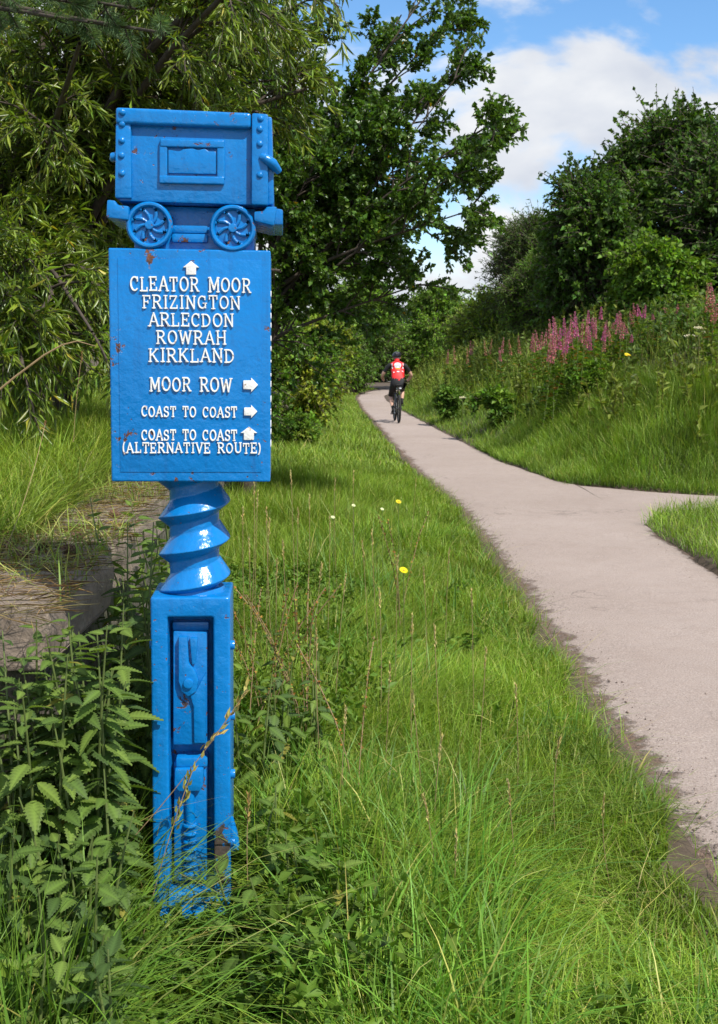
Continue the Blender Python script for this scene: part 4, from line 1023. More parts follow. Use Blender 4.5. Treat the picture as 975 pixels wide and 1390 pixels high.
# ------------------------------------------------------------------ grass
def clear_post(x, y): return ~((np.abs(x - _b.x) < 0.105) & (np.abs(y - PY0 - 0.10) < 0.105))
def field(n, x0, x1, y0, y1, test, power=1.0):
    x = U(x0, x1, n); y = y0 + (y1 - y0) * rng.random(n) ** power
    k = test(x, y); return x[k], y[k]
def grass_mesh(x, y, Ln, Wd, base, tip, seg=3, lean=0.35, bend=0.45, dry=0.07, dv=0.27, z=None, wind=0.0):
    n = len(x); z = gh(x, y) - 0.015 if z is None else z
    cl = vnoise(x, y, 5.0, 8) * 0.20 + vnoise(x, y, 1.4, 9) * 0.20
    c = jitter_col(n, base, dv, 0.10) * (1 + cl)[:, None]; t = jitter_col(n, tip, dv, 0.10, (0.40, 0.33, 0.15), dry) * (1 + cl)[:, None]
    az = U(0, 2 * np.pi, n)
    if wind: az = np.where(rng.random(n) < wind, vnoise(x, y, 3.0, 12) * 2.2 - 0.9, az)
    return blades(np.stack([x, y, z], -1), Ln, Wd, az, np.abs(rng.normal(size=n)) * lean, np.abs(rng.normal(size=n)) * bend, c.clip(0.004, 0.8), seg, t.clip(0.004, 0.8))
def verge(x, y):
    e = pathL(y) - 0.05 + 0.05 * vnoise(x * 0 + y, y, 2.6, 1) + 0.03 * vnoise(y, y, 9.0, 2)
    return (x > platE(y) + 0.01) & (x < e) & clear_post(x, y)
def sightf(x, y): return np.where(y < 2.82, np.clip((np.abs(x + 0.152 * y) - 0.13) / 0.22, 0.17, 1.0), 1.0)
def vlen(x, y, n):
    """lawn-like by the path, rank growth by the post and the platform"""
    t = np.clip((pathL(y) - x) / 1.5, 0, 1)
    sight = sightf(x, y)
    return sight * (0.09 + 0.20 * t ** 0.8) * (1 + 0.30 * vnoise(x, y, 2.2, 21)) * U(0.55, 1.35, n)
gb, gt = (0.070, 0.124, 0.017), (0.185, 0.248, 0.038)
parts = []
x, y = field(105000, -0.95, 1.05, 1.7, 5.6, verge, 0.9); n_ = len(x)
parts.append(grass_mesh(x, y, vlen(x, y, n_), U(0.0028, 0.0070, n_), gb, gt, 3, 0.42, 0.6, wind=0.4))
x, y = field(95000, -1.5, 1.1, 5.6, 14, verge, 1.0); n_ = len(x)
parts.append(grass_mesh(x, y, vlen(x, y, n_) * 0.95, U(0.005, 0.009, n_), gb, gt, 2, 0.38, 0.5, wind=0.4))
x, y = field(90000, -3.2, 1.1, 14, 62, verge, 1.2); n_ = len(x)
parts.append(grass_mesh(x, y, vlen(x, y, n_) * 0.9, U(0.012, 0.024, n_), gb, gt, 2, 0.38, 0.45))
# long arching blades about the foot of the post
x, y = field(3600, -0.75, 0.35, 2.0, 3.4, lambda x, y: verge(x, y) & ~((y < 2.82) & (np.abs(x + 0.152 * y) < 0.17))); n_ = len(x)
parts.append(grass_mesh(x, y, U(0.20, 0.44, n_) * sightf(x, y), U(0.005, 0.0095, n_), (0.05, 0.11, 0.018), (0.12, 0.215, 0.035), 5, 0.30, 0.75))
x, y = field(1500, -0.86, -0.42, 1.85, 2.75, lambda x, y: (x < -0.255 * y)); n_ = len(x)
parts.append(grass_mesh(x, y, U(0.3, 0.6, n_), U(0.004, 0.009, n_), (0.05, 0.10, 0.018), (0.125, 0.20, 0.035), 5, 0.35, 0.8))
# broad leaved tussocks and dead thatch among the verge blades
x, y = field(9000, -0.5, 1.0, 1.8, 9, lambda x, y: verge(x, y) & (vnoise(x, y, 3.2, 71) > 0.22)); n_ = len(x)
parts.append(grass_mesh(x, y, vlen(x, y, n_) * 1.35, U(0.006, 0.011, n_), (0.045, 0.095, 0.020), (0.105, 0.185, 0.040), 4, 0.35, 0.8))
x, y = field(4000, -0.5, 1.0, 1.8, 9, verge); n_ = len(x)
parts.append(grass_mesh(x, y, U(0.06, 0.2, n_) * sightf(x, y), U(0.002, 0.004, n_), (0.20, 0.16, 0.07), (0.36, 0.30, 0.15), 2, 1.2, 0.9, dry=0.5))
# right-hand foreground and island between the paths
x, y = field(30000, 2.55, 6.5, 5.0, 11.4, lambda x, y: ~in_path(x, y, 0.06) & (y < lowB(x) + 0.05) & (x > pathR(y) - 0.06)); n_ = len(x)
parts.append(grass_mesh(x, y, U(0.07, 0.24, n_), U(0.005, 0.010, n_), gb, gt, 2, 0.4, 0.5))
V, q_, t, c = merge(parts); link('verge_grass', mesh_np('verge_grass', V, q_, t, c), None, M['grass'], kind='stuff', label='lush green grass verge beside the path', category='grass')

# tufts creeping over the path edge
x, y = field(2600, 0.85, 1.16, 1.8, 14, lambda x, y: np.abs(x - pathL(y) - 0.02) < 0.07 * (1 + vnoise(x * 0, y, 4.0, 31))); n_ = len(x)
parts = [grass_mesh(x, y, U(0.05, 0.15, n_), U(0.003, 0.005, n_), gb, gt, 2, 0.8, 0.6, dry=0.15)]
V, q_, t, c = merge(parts); link('edge_grass', mesh_np('edge_grass', V, q_, t, c), None, M['grass'], kind='stuff', label='sparse grass tufts creeping onto the path edge', category='grass')

# loose grit washed to the edge of the path and scattered over it
n_ = 5200; y = 1.7 + 10.5 * rng.random(n_) ** 1.5; k = rng.random(n_) < 0.62; x = np.where(k, pathL(y) + np.abs(rng.normal(size=n_)) * 0.13 + 0.02, U(1.05, 2.6, n_)); r = U(0.0012, 0.0042, n_) * np.where(rng.random(n_) < 0.05, 2.2, 1)
ct = np.stack([x, y, np.full(n_, 0.014)], -1); oct_ = np.array([[1, 0, 0], [0, 1, 0], [-1, 0, 0], [0, -1, 0], [0, 0, 0.8], [0, 0, -0.6]])
V = ct[:, None, :] + r[:, None, None] * (oct_[None] * U(0.6, 1.3, (n_, 6, 1)) + 0.15 * rng.normal(size=(n_, 6, 3))); b = np.arange(n_)[:, None] * 6
T = np.concatenate([b + np.array([[a_, (a_ + 1) % 4, 4]]) for a_ in range(4)] + [b + np.array([[(a_ + 1) % 4, a_, 5]]) for a_ in range(4)])
c = np.repeat(np.array([0.27, 0.21, 0.175]) * (1 + 0.3 * rng.normal(size=(n_, 1)).clip(-1.6, 1.6)), 6, 0)
link('loose_grit', mesh_np('loose_grit', V.reshape(-1, 3), None, T, c.clip(0.02, 0.7)), None, M['straw'], kind='stuff', label='loose grit and small stones along the path edge', category='grit')

# grass on the platform
def platg(x, y):
    near = platE(y) - 0.36 - 0.28 * vnoise(x, y, 2.0, 40) - np.interp(y, [2.5, 3.3, 3.8, 4.5, 6], [0.45, 0.22, 0.05, -0.08, -0.3])
    return (x < near)
parts = []
x, y = field(120000, -5.0, -0.7, 2.6, 10.5, platg); n_ = len(x)
parts.append(grass_mesh(x, y, U(0.12, 0.34, n_) * np.interp(y, [3, 6], [0.7, 1.1]), U(0.004, 0.008, n_), (0.070, 0.120, 0.016), (0.215, 0.270, 0.045), 3, 0.5, 0.6, dry=0.10, wind=0.5))
x, y = field(11000, -2.2, -0.70, 2.6, 8, lambda x, y: (x < platE(y) - 0.0) & (vnoise(x, y, 3.5, 44) > 0.05)); n_ = len(x)
parts.append(grass_mesh(x, y, U(0.05, 0.17, n_), U(0.003, 0.006, n_), (0.08, 0.12, 0.025), (0.2, 0.24, 0.06), 3, 0.7, 0.8, dry=0.35, z=np.maximum(gh(x, y), 0.87)))
x, y = field(45000, -9.0, -1.2, 10.0, 24, lambda x, y: x < platE(y) - 0.3); n_ = len(x)
parts.append(grass_mesh(x, y, U(0.15, 0.45, n_), U(0.010, 0.018, n_), (0.060, 0.105, 0.016), (0.17, 0.225, 0.04), 2, 0.45, 0.5, dry=0.08))
V, q_, t, c = merge(parts); link('platform_grass', mesh_np('platform_grass', V, q_, t, c), None, M['grass'], kind='stuff', label='sunlit rough grass on top of the old platform', category='grass')
# straw and pine needles lying on the stones
n_ = 16000; x = U(-2.6, -0.7, n_); y = U(2.5, 7.0, n_); k = (x < platE(y) - 0.005) & (x > platE(y) - 1.1); x, y = x[k], y[k]; n_ = len(x)
a = rng.normal(0.5, 1.1, n_); dS = np.stack([np.cos(a), np.sin(a), U(-0.06, 0.10, n_)], -1)
zz_ = np.where(x > platE(y) - 0.33, 0.897, np.maximum(gh(x, y) + 0.008, 0.885)) + U(0, 0.018, n_)
st_ = leaves(np.stack([x, y, zz_], -1), dS, np.tile([0, 0, 1.0], (n_, 1)) + 0.3 * rdir(n_), U(0.03, 0.15, n_), U(0.0010, 0.0024, n_), jitter_col(n_, (0.30, 0.215, 0.135), 0.35, 0.1, (0.13, 0.075, 0.05), 0.4), 0.1, 0.5, 0.04)
V, q_, t, c = st_; link('straw_litter', mesh_np('straw_litter', V, q_, t, c), None, M['straw'], kind='stuff', label='dry straw and fallen pine needles strewn over the platform stones', category='litter')

# bank on the right: grass at its foot, rank herbs higher up
parts = []
x, y = field(200000, 1.3, 14, 12.0, 46, lambda x, y: (bank_d(x, y) > -0.07 + 0.05 * vnoise(x, y, 2.5, 50)) & (bank_d(x, y) < 1.9) & (x < 0.40 * y) & ~in_path(x, y, 0.08), 1.25); n_ = len(x)
dd = bank_d(x, y); kk = y / 16
parts.append(grass_mesh(x, y, U(0.10, 0.30, n_) * (0.6 + 0.75 * np.clip(dd, 0, 1)), U(0.006, 0.011, n_) * kk ** 0.8, (0.066, 0.125, 0.020), (0.185, 0.250, 0.045), 2, 0.3, 0.4, dry=0.06, wind=0.3))
x, y = field(42000, 1.3, 16, 13.0, 48, lambda x, y: (bank_d(x, y) > 1.0 + 0.5 * vnoise(x, y, 1.2, 51)) & (bank_d(x, y) < 5.5) & (x < 0.42 * y), 1.2); n_ = len(x)
kk = y / 18
parts.append(grass_mesh(x, y, U(0.3, 0.75, n_), U(0.008, 0.016, n_) * kk ** 0.8, (0.075, 0.12, 0.022), (0.22, 0.26, 0.06), 2, 0.25, 0.3, dry=0.12))
x, y = field(150000, 2.0, 7.6, 11.9, 19.5, lambda x, y: (bank_d(x, y) > -0.07 + 0.05 * vnoise(x, y, 2.5, 50)) & (bank_d(x, y) < 1.9) & (x < 0.40 * y) & ~in_path(x, y, 0.08)); n_ = len(x); dd = bank_d(x, y)
parts.append(grass_mesh(x, y, U(0.10, 0.34, n_) * (0.6 + 0.75 * np.clip(dd, 0, 1)), U(0.006, 0.011, n_), (0.066, 0.125, 0.020), (0.182, 0.248, 0.045), 2, 0.3, 0.4, dry=0.06, wind=0.3))
V, q_, t, c = merge(parts); link('bank_grass', mesh_np('bank_grass', V, q_, t, c), None, M['grass'], kind='stuff', label='tall green grass covering the slope of the bank', category='grass')
parts = []
x, y = field(4600, 1.3, 16, 12.8, 48, lambda x, y: (bank_d(x, y) > 0.9 + 0.5 * vnoise(x, y, 0.9, 52)) & (bank_d(x, y) < 6) & (x < 0.42 * y), 1.2); n_ = len(x)
hgt = U(0.35, 0.85, n_) * (1 + 0.35 * vnoise(x, y, 0.8, 53)); sx = rng.normal(size=(n_, 2)) * 0.16
s = np.linspace(0, 1, 5)[None, :, None]; b0 = np.stack([x, y, gh(x, y) - 0.02], -1); tv = np.concatenate([sx, np.ones((n_, 1))], 1) * hgt[:, None]
HB_ = b0[:, None, :] + tv[:, None, :] * s
clc = vnoise(x, y, 0.7, 54)
pal = np.where((clc > 0.25)[:, None], np.array([0.165, 0.205, 0.034]), np.where((clc < -0.25)[:, None], np.array([0.075, 0.130, 0.028]), np.array([0.120, 0.178, 0.030])))
pc_ = np.repeat(pal, 22, 0)
parts.append(leaf_on(HB_, 22, 0.2, 0.10, 0.045, lambda n, p: (pc_ * (1 + 0.25 * rng.normal(size=(n, 1)).clip(-2, 2))).clip(0.005, 0.6), 1.0, 0.05, 0.6))
tb = tubes(HB_, np.tile(np.linspace(0.006, 0.003, 5), (n_, 1)), 3)
parts.append((tb[0], tb[1], None, np.tile([0.14, 0.10, 0.035], (len(tb[0]), 1))))
V, q_, t, c = merge(parts); link('bank_herbs', mesh_np('bank_herbs', V, q_, t, c), None, M['leaf'], kind='stuff', label='rank leafy herbs crowding the upper bank', category='undergrowth')
# low leafy ground cover in the verge behind and right of the post
x, y = field(9500, -0.95, 0.95, 2.1, 6.6, lambda x, y: verge(x, y) & ((x < -0.02 + 0.25 * vnoise(x, y, 2.0, 60)) | ((vnoise(x, y, 2.8, 61) > 0.30) & (x < pathL(y) - 0.4) & (rng.random(len(x)) < 0.35)))); n_ = len(x)
hgt = U(0.08, 0.30, n_) * np.where(x > 0.1, 0.6, 1.0) * np.where((y < 2.8) & (np.abs(x + 0.152 * y) < 0.17), 0.25, 1.0); b0 = np.stack([x, y, gh(x, y)], -1); tv = np.concatenate([rng.normal(size=(n_, 2)) * 0.25, np.ones((n_, 1))], 1) * hgt[:, None]
HB_ = b0[:, None, :] + tv[:, None, :] * s
parts = [leaf_on(HB_, 11, 0.25, 0.040, 0.017, cf((0.078, 0.125, 0.022), 0.32), 1.0, 0.1, 0.8)]
V, q_, t, c = merge(parts); link('verge_weeds', mesh_np('verge_weeds', V, q_, t, c), None, M['leaf'], kind='stuff', label='low leafy weeds mixed into the verge around the post', category='undergrowth')

# ------------------------------------------------------------------ stinging nettles
def nettle_leaf_mesh(col, L_=1.0):
    st_n = 21; V = []; C = []
    for i in range(st_n):
        t = i / (st_n - 1); w = 0.30 * (t / 0.3) ** 0.6 * math.exp(-max(0, t - 0.3) * 1.1) * max(0.0, 1 - t) ** 0.75 if 0 < t < 1 else (0.012 if t == 0 else 0.0)
        tooth = i % 2; w2 = w * (1.14 if tooth else 0.84); back = 0.035 if tooth else -0.012
        z = -0.24 * t * t + 0.02; rip = 0.018 if tooth else -0.012
        V += [(t, 0, z - 0.02), (t + back * 0.4, w2 * 0.55, z + 0.05 * w / 0.3 + rip), (t + back * 0.4, -w2 * 0.55, z + 0.05 * w / 0.3 + rip), (t + back, w2, z + 0.06 * w / 0.3 - 0.02), (t + back, -w2, z + 0.06 * w / 0.3 - 0.02)]
        C += [1.45, 1.06 if tooth else 0.86, 1.06 if tooth else 0.86, 0.92, 0.92]
    Q = []
    for i in range(st_n - 1):
        a = i * 5; b = a + 5
        Q += [(a, b, b + 1, a + 1), (a + 1, b + 1, b + 3, a + 3), (a, a + 2, b + 2, b), (a + 2, a + 4, b + 4, b + 2)]
    c = np.tile(col, (len(V), 1)) * np.array(C)[:, None]
    me = mesh_np('leaf', np.array(V), np.array(Q), None, c, smooth=True); me.materials.append(M['leaf'])
    return me
NL = [nettle_leaf_mesh(np.array(c) * 1.22) for c in ((0.068, 0.115, 0.024), (0.085, 0.140, 0.026), (0.115, 0.172, 0.032), (0.052, 0.092, 0.024), (0.19, 0.18, 0.035))]
def nettle(x, y, h, label, group, dens=1.0, lean=None, big=1.0, tone='mid'):
    o = thing('stinging_nettle', label, 'nettle', (x, y, G(x, y) - 0.01), (0, 0, U(0, 6.28)), group)
    ln = np.array([U(-0.15, 0.15), U(-0.15, 0.15)]) if lean is None else np.array(lean)
    f = lambda t: Vector((ln[0] * h * t * t, ln[1] * h * t * t, h * t))
    q = Part(); q.tube([f(t) for t in (0, 0.3, 0.6, 0.85, 1.0)], [0.0042, 0.004, 0.0034, 0.0026, 0.0015], 6); q.obj('stem', M['stem'], o)
    pairs = max(4, int(h / 0.055 * dens)); rot = U(0, 6.28); pick = {'pale': (2, 2, 1), 'mid': (1, 1, 0), 'dark': (0, 3, 3)}[tone]
    for k in range(pairs):
        t = 0.22 + 0.78 * (k + 0.5) / pairs; sz = (0.083 * math.sin(math.pi * (0.28 + 0.52 * t)) + 0.006) * big * U(0.8, 1.15)
        if t > 0.95: sz *= 0.7
        for s_ in (0, 1):
            a = rot + (k % 2) * math.pi / 2 + s_ * math.pi + U(-0.3, 0.3)
            l = link('leaf', NL[4 if U() < 0.025 else random.choice(pick)], o)
            pit = R(U(-8, 30)) - (R(35) * max(0, t - 0.75) * 4)
            l.matrix_local = Matrix.Translation(f(t)) @ Matrix.Rotation(a, 4, 'Z') @ Matrix.Rotation(pit, 4, 'Y') @ Matrix.Rotation(R(U(-25, 25)), 4, 'X') @ Matrix.Translation((sz * 0.18, 0, 0)) @ Matrix.Scale(sz, 4)
def nettles(n, fx, hgt, where, **kw):
    for k in range(n):
        x_, y_ = fx(); h = hgt(x_, y_); tone = random.choice(('pale', 'mid', 'dark'))
        size = 'tall' if h > 0.7 else 'knee high' if h > 0.42 else 'low'
        nettle(x_, y_, h, '%s %s green serrated stinging nettle %s' % (size, tone, where), '%s %s nettles %s' % (size, tone, where), tone=tone, **kw)
def f1():
    y_ = U(2.95, 4.4); return float(platE(y_)) + U(0.03, 0.28), y_
def f2():
    y_ = U(2.42, 2.74); return U(-0.335 * y_, -0.215 * y_ - 0.03), y_
def f3():
    y_ = U(1.95, 2.4); return U(-0.34 * y_, -0.22 * y_ - 0.03), y_
def f4():
    return U(-0.44, -0.12), U(3.0, 4.0)
nettles(36, f1, lambda x, y: U(0.70, 1.06), 'between the stone platform and the blue post')
nettles(36, f2, lambda x, y: U(0.62, 0.90), 'before the end of the platform')
nettles(24, f3, lambda x, y: U(0.30, 0.56), 'left of the foot of the post')
nettles(14, f4, lambda x, y: U(0.30, 0.60), 'behind the right side of the post', big=0.85)
for k, (px, py, Y_, h_) in enumerate(((318, 1290, 2.56, 0.27), (365, 1280, 2.5, 0.26), (395, 1200, 2.66, 0.30), (350, 1180, 2.78, 0.33), (250, 1330, 2.45, 0.10), (430, 1290, 2.5, 0.22), (340, 1330, 2.4, 0.2), (385, 1340, 2.42, 0.26), (410, 1240, 2.6, 0.3), (455, 1260, 2.55, 0.28), (470, 1320, 2.45, 0.24), (375, 1150, 2.85, 0.34), (440, 1190, 2.7, 0.3), (500, 1230, 2.6, 0.22))):
    w = at(px, py, Y_)
    nettle(w.x, Y_, h_, ['short light green nettle right in front of the foot of the post', 'low nettle in the long grass below the flaked paint of the post'][0 if k in (0, 4) else 1], ['nettles at the foot of the post', 'nettles below the flaked paint'][0 if k in (0, 4) else 1], big=1.0, tone='pale' if k % 2 else 'mid')

# ------------------------------------------------------------------ grass stalks with seed heads
def stalk(p0, p1, bow, label, group=None, head=0.14, spread=0.02, color=(0.36, 0.27, 0.14), sp=26, sl=0.014, r=0.0011):
    p0, p1 = np.array(p0), np.array(p1); o = thing('grass_stalk', label, 'grass stalk', tuple(p0), group=group)
    ts = np.linspace(0, 1, 12); bow = np.array(bow); pts = (p1 - p0) * ts[:, None] + bow * (ts ** 2 - ts)[:, None] * -1
    q = Part(); q.tube([tuple(a) for a in pts], [r] * 12, 5); q.obj('stem', M['dry_stem'], o)
    L_ = np.linalg.norm(p1 - p0); t0 = max(0.05, 1 - head / L_); PLn = pts[None]
    t = np.linspace(t0, 1, sp); pp, tg = sample(PLn, np.zeros(sp, int), t)
    d = nrm(tg + nrm(np.cross(tg, rdir(sp))) * 0.45); pp = pp + nrm(np.cross(tg, rdir(sp))) * spread * U(0.1, 1, (sp, 1)) * (1 - 0.6 * (t - t0) / (1 - t0))[:, None]
    V, q_, tr, c = merge([leaves(pp, d, rdir(sp), sl * U(0.8, 1.2, sp), sl * 0.32, jitter_col(sp, color, 0.15), 0.3, 0.4, 0), leaves(pp, d, rdir(sp), sl, sl * 0.32, jitter_col(sp, color, 0.15), 0.3, 0.4, 0)])
    link('seed_head', mesh_np('seed_head', V, q_, tr, c), o, M['straw'])
gs = 'pale grass stalks in the verge'
for px, py, Y_, ln in ((362, 690, 4.6, 0.45), (338, 730, 4.4, 0.4), (395, 640, 5.2, 0.5), (384, 735, 4.2, 0.4), (437, 765, 4.2, 0.3), (492, 735, 4.6, 0.35), (505, 720, 4.8, 0.35), (540, 755, 4.5, 0.3), (470, 780, 4.0, 0.28), (430, 855, 3.5, 0.3), (560, 835, 3.7, 0.25), (590, 850, 3.6, 0.22), (640, 800, 4.2, 0.25), (376, 760, 4.0, 0.35), (350, 668, 4.9, 0), (366, 705, 4.5, 0), (405, 690, 4.7, 0), (420, 672, 5.2, 0), (448, 700, 4.9, 0), (330, 690, 4.6, 0), (515, 800, 4.0, 0), (575, 770, 4.5, 0), (610, 745, 5.0, 0), (660, 880, 3.6, 0), (530, 900, 3.4, 0), (700, 930, 3.4, 0), (760, 1000, 3.1, 0), (560, 940, 3.2, 0), (620, 1130, 2.7, 0), (820, 1080, 2.9, 0), (480, 640, 6.5, 0), (455, 650, 6.2, 0), (565, 650, 8.0, 0), (600, 1000, 2.95, 0.22), (690, 1060, 2.8, 0.2), (575, 1080, 2.75, 0.25), (470, 960, 3.1, 0.3), (345, 650, 5.0, 0.5)):
    w = at(px, py, Y_); gz = G(w.x, Y_); ln = max(w.z - gz, 0.12)
    stalk((w.x + U(-0.05, 0.05), Y_ + U(-0.05, 0.05), gz), w, (U(-0.06, 0.06), U(-0.05, 0.05), -0.02), '%s straw coloured grass stalk rising from the green verge' % ('tall thin' if ln > 0.45 else 'short thin'), ('tall ' if ln > 0.45 else 'short ') + gs, head=0.07, spread=0.004, sl=0.012, color=(0.42, 0.33, 0.19))
stalk(at(105, 1215, 2.56), at(336, 935, 2.56), (0.05, 0, -0.06), 'dry oat grass stalk leaning across the front of the blue post', None, head=0.20, spread=0.014, sl=0.026, sp=20, color=(0.34, 0.25, 0.12))
stalk(at(190, 1290, 2.52), at(262, 1045, 2.55), (-0.02, 0, 0.05), 'drooping grass stalk with brown spikelets against the lower post', None, head=0.16, spread=0.016, sl=0.024, sp=20, color=(0.22, 0.19, 0.07))
stalk(at(345, 1290, 2.62), at(338, 1080, 2.62), (-0.04, 0, 0), 'short brown seed head just right of the flaked paint', None, head=0.07, spread=0.006, sl=0.016, sp=22, color=(0.30, 0.20, 0.10))
stalk(at(-60, 880, 3.0), at(62, 572, 4.2), (0.1, 0, -0.1), 'dark plantain stalk slanting across the platform grass', None, head=0.03, spread=0.004, sl=0.012, sp=22, color=(0.12, 0.06, 0.03))
stalk(at(100, 600, 4.6), at(112, 478, 4.6), (-0.02, 0, 0), 'upright bare reddish stalk before the dark willow', None, head=0.05, spread=0.003, sl=0.012, color=(0.22, 0.13, 0.07))
o = thing('dead_branch', 'bare brown twig arching out of the willow beside the post', 'branch', tuple(at(-20, 545, 5.2)))
q = Part(); o_ = at(-20, 545, 5.2); q.tube([tuple(at(a, b, 5.2) - o_) for a, b in ((-20, 545), (20, 512), (60, 482), (85, 468), (105, 463), (130, 470))], [0.006, 0.0055, 0.005, 0.004, 0.003, 0.0015], 7); q.obj('twig', M['dry_stem'], o)

# docks with rusty seed spikes, yellow and white flowers in the verge
def dock(px, py, Y_, label, n_sp=4):
    w = at(px, py, Y_); gz = G(w.x, Y_); o = thing('dock_plant', label, 'dock', (w.x, Y_, gz), group=None); h = w.z - gz
    for k in range(n_sp):
        a = U(0, 6.28); ln = U(0.15, 0.5); pts = [(ln * h * t * t * math.cos(a), ln * h * t * t * math.sin(a), h * t * U(0.97, 1.03)) for t in np.linspace(0, 1, 6)]
        q = Part(); q.tube(pts, 0.0018, 5); q.obj('stem', M['dry_stem'], o)
        m = 44; pp, tg = sample(np.array(pts)[None], np.zeros(m, int), np.linspace(0.45, 1, m)); pp = pp + rdir(m) * 0.005
        V, q_, tr, c = leaves(pp, rdir(m), rdir(m), 0.011, 0.010, jitter_col(m, (0.20, 0.10, 0.03), 0.25, 0.15, (0.15, 0.17, 0.035), 0.45)); link('seed_spike', mesh_np('seed_spike', V, q_, tr, c), o, M['straw'])
dock(360, 790, 3.9, 'dock with rusty orange seed spikes close behind the threaded shaft', 5); dock(415, 800, 3.8, 'dock with rusty orange seed spikes out in the verge', 6); dock(335, 805, 3.7, 'small dock with two rusty spikes beside the post', 2); dock(485, 885, 3.3, 'sprawling dock spike low in the grass', 2); dock(545, 695, 5.6, 'dock with greenish brown spikes near the yellow flower head by the path', 3)
def flower(px, py, Y_, label, colr, petals=14, r=0.016, cen=(0.5, 0.28, 0.02), group=None, tilt=0.5):
    w = at(px, py, Y_); gz = G(w.x, Y_); h = max(w.z - gz, 0.06); o = thing('wild_flower', label, 'flower', (w.x, Y_, gz), group=group)
    q = Part(); q.tube([(0, 0, 0), (0.004, 0, h * 0.5), (0, 0, h)], 0.0014, 5); q.obj('stem', M['stem'], o)
    ax = nrm(np.array([[0.25, -tilt, 0.8]])); m = petals; a = np.arange(m) * 2 * np.pi / m
    e1 = nrm(np.cross(ax, [[1, 0, 0]])); e2 = np.cross(ax, e1); d = e1 * np.cos(a)[:, None] + e2 * np.sin(a)[:, None] + ax * 0.15
    V, q_, tr, c = leaves(np.tile([0, 0, h], (m, 1)) + 0 * d, d, np.tile(ax, (m, 1)), r, r * 0.4, jitter_col(m, colr, 0.08, 0.03), 0.1, 0.6, 0.1)
    link('petals', mesh_np('petals', V, q_, tr, c), o, M['petal'])
    q = Part(); q.ball((0, 0, h), r * 0.3, (1, 1, 0.6), 8, 6); q.obj('flower_centre', plain('flower_centre', cen, 0.7), o)
flower(548, 774, 4.3, 'bright yellow hawkweed flower in the green verge', (0.85, 0.52, 0.02), 18, 0.019)
flower(541, 681, 6.2, 'small yellow flower head close to the path edge', (0.8, 0.5, 0.04), 14, 0.018)
flower(852, 482, 17.0, 'single yellow flower half way up the bank', (0.8, 0.5, 0.04), 14, 0.06)
for px, py, Y_ in ((480, 686, 6.0), (452, 702, 5.6), (519, 691, 6.1)): flower(px, py, Y_, 'small white flower in the verge grass', (0.6, 0.6, 0.5), 9, 0.013, (0.6, 0.55, 0.2), 'white verge flowers')
def umbel(px, py, Y_, label, r=0.09, group=None):
    w = at(px, py, Y_); gz = G(w.x, Y_); h = max(w.z - gz, 0.3); o = thing('umbel_flower', label, 'flower', (w.x, Y_, gz), group=group)
    q = Part(); q.tube([(0, 0, 0), (0.01, 0, h * 0.6), (0, 0, h - 0.06)], 0.006, 6); q.obj('stem', M['stem'], o)
    q = Part(); pts = []
    for k in range(14):
        a = U(0, 6.28); rr_ = r * math.sqrt(U(0.05, 1)); e = (rr_ * math.cos(a), rr_ * math.sin(a), h + 0.02 * (1 - (rr_ / r) ** 2)); q.tube([(0, 0, h - 0.06), e], 0.002, 4); pts.append(e)
    q.obj('rays', M['stem'], o)
    m = 240; pp = np.array(pts)[rng.integers(0, 14, m)] + rng.normal(size=(m, 3)) * [0.014, 0.014, 0.005]
    V, q_, tr, c = leaves(pp, rdir(m), np.tile([0, 0, 1.0], (m, 1)), 0.014, 0.012, jitter_col(m, (0.72, 0.72, 0.66), 0.08, 0.02)); link('florets', mesh_np('florets', V, q_, tr, c), o, M['petal'])
for px, py in ((948, 446), (939, 456), (958, 452), (962, 447)): umbel(px, py, 15.6, 'flat white umbel flower on the bank before the dogwood', 0.075, 'white umbels on the bank')
umbel(628, 540, 24.0, 'pale umbel flower low on the bank near the brambles', 0.06); umbel(806, 391, 20, 'white elder blossom high in front of the sycamore', 0.08) if False else None

# ------------------------------------------------------------------ rosebay willowherb on the bank
def fw_meshes(colr, n_f, tall):
    q = Part(); q.tube([(0, 0, 0), (0.01, 0, 0.35), (-0.008, 0.01, 0.7), (0, 0, 1.0)], [0.006, 0.005, 0.004, 0.002], 5); sm = q.mesh('stem'); sm.materials.append(M['stem'])
    m = 70; t = U(0.12, 0.70, m); a = U(0, 6.28, m); p = np.stack([0 * t, 0 * t, t], -1); d = np.stack([np.cos(a), np.sin(a), U(0.1, 0.6, m)], -1)
    V, q_, tr, c = leaves(p, d, np.tile([0, 0, 1.0], (m, 1)), U(0.07, 0.13, m), 0.020, jitter_col(m, (0.085, 0.135, 0.028), 0.2, 0.1, (0.2, 0.1, 0.04), 0.06), 0.2, 0.4, 0.25)
    lm = mesh_np('foliage', V, q_, tr, c); lm.materials.append(M['leaf'])
    m = n_f; t = 1 - tall * rng.random(m); a = U(0, 6.28, m); rr_ = 0.006 + 0.026 * (1 - t) / tall
    p = np.stack([rr_ * 0.4 * np.cos(a), rr_ * 0.4 * np.sin(a), t], -1); d = np.stack([np.cos(a), np.sin(a), U(-0.2, 0.7, m)], -1)
    V, q_, tr, c = leaves(p, d, rdir(m), rr_ * 0.75 + 0.008, rr_ * 0.5 + 0.006, jitter_col(m, colr, 0.2, 0.12, (0.25, 0.05, 0.09), 0.25), 0.2, 0.55, 0)
    fm = mesh_np('flower_spike', V, q_, tr, c); fm.materials.append(M['petal'])
    return sm, lm, fm
FW = [fw_meshes((0.44, 0.13, 0.36), 150, 0.20), fw_meshes((0.42, 0.16, 0.26), 130, 0.25), fw_meshes((0.38, 0.18, 0.18), 120, 0.30)]
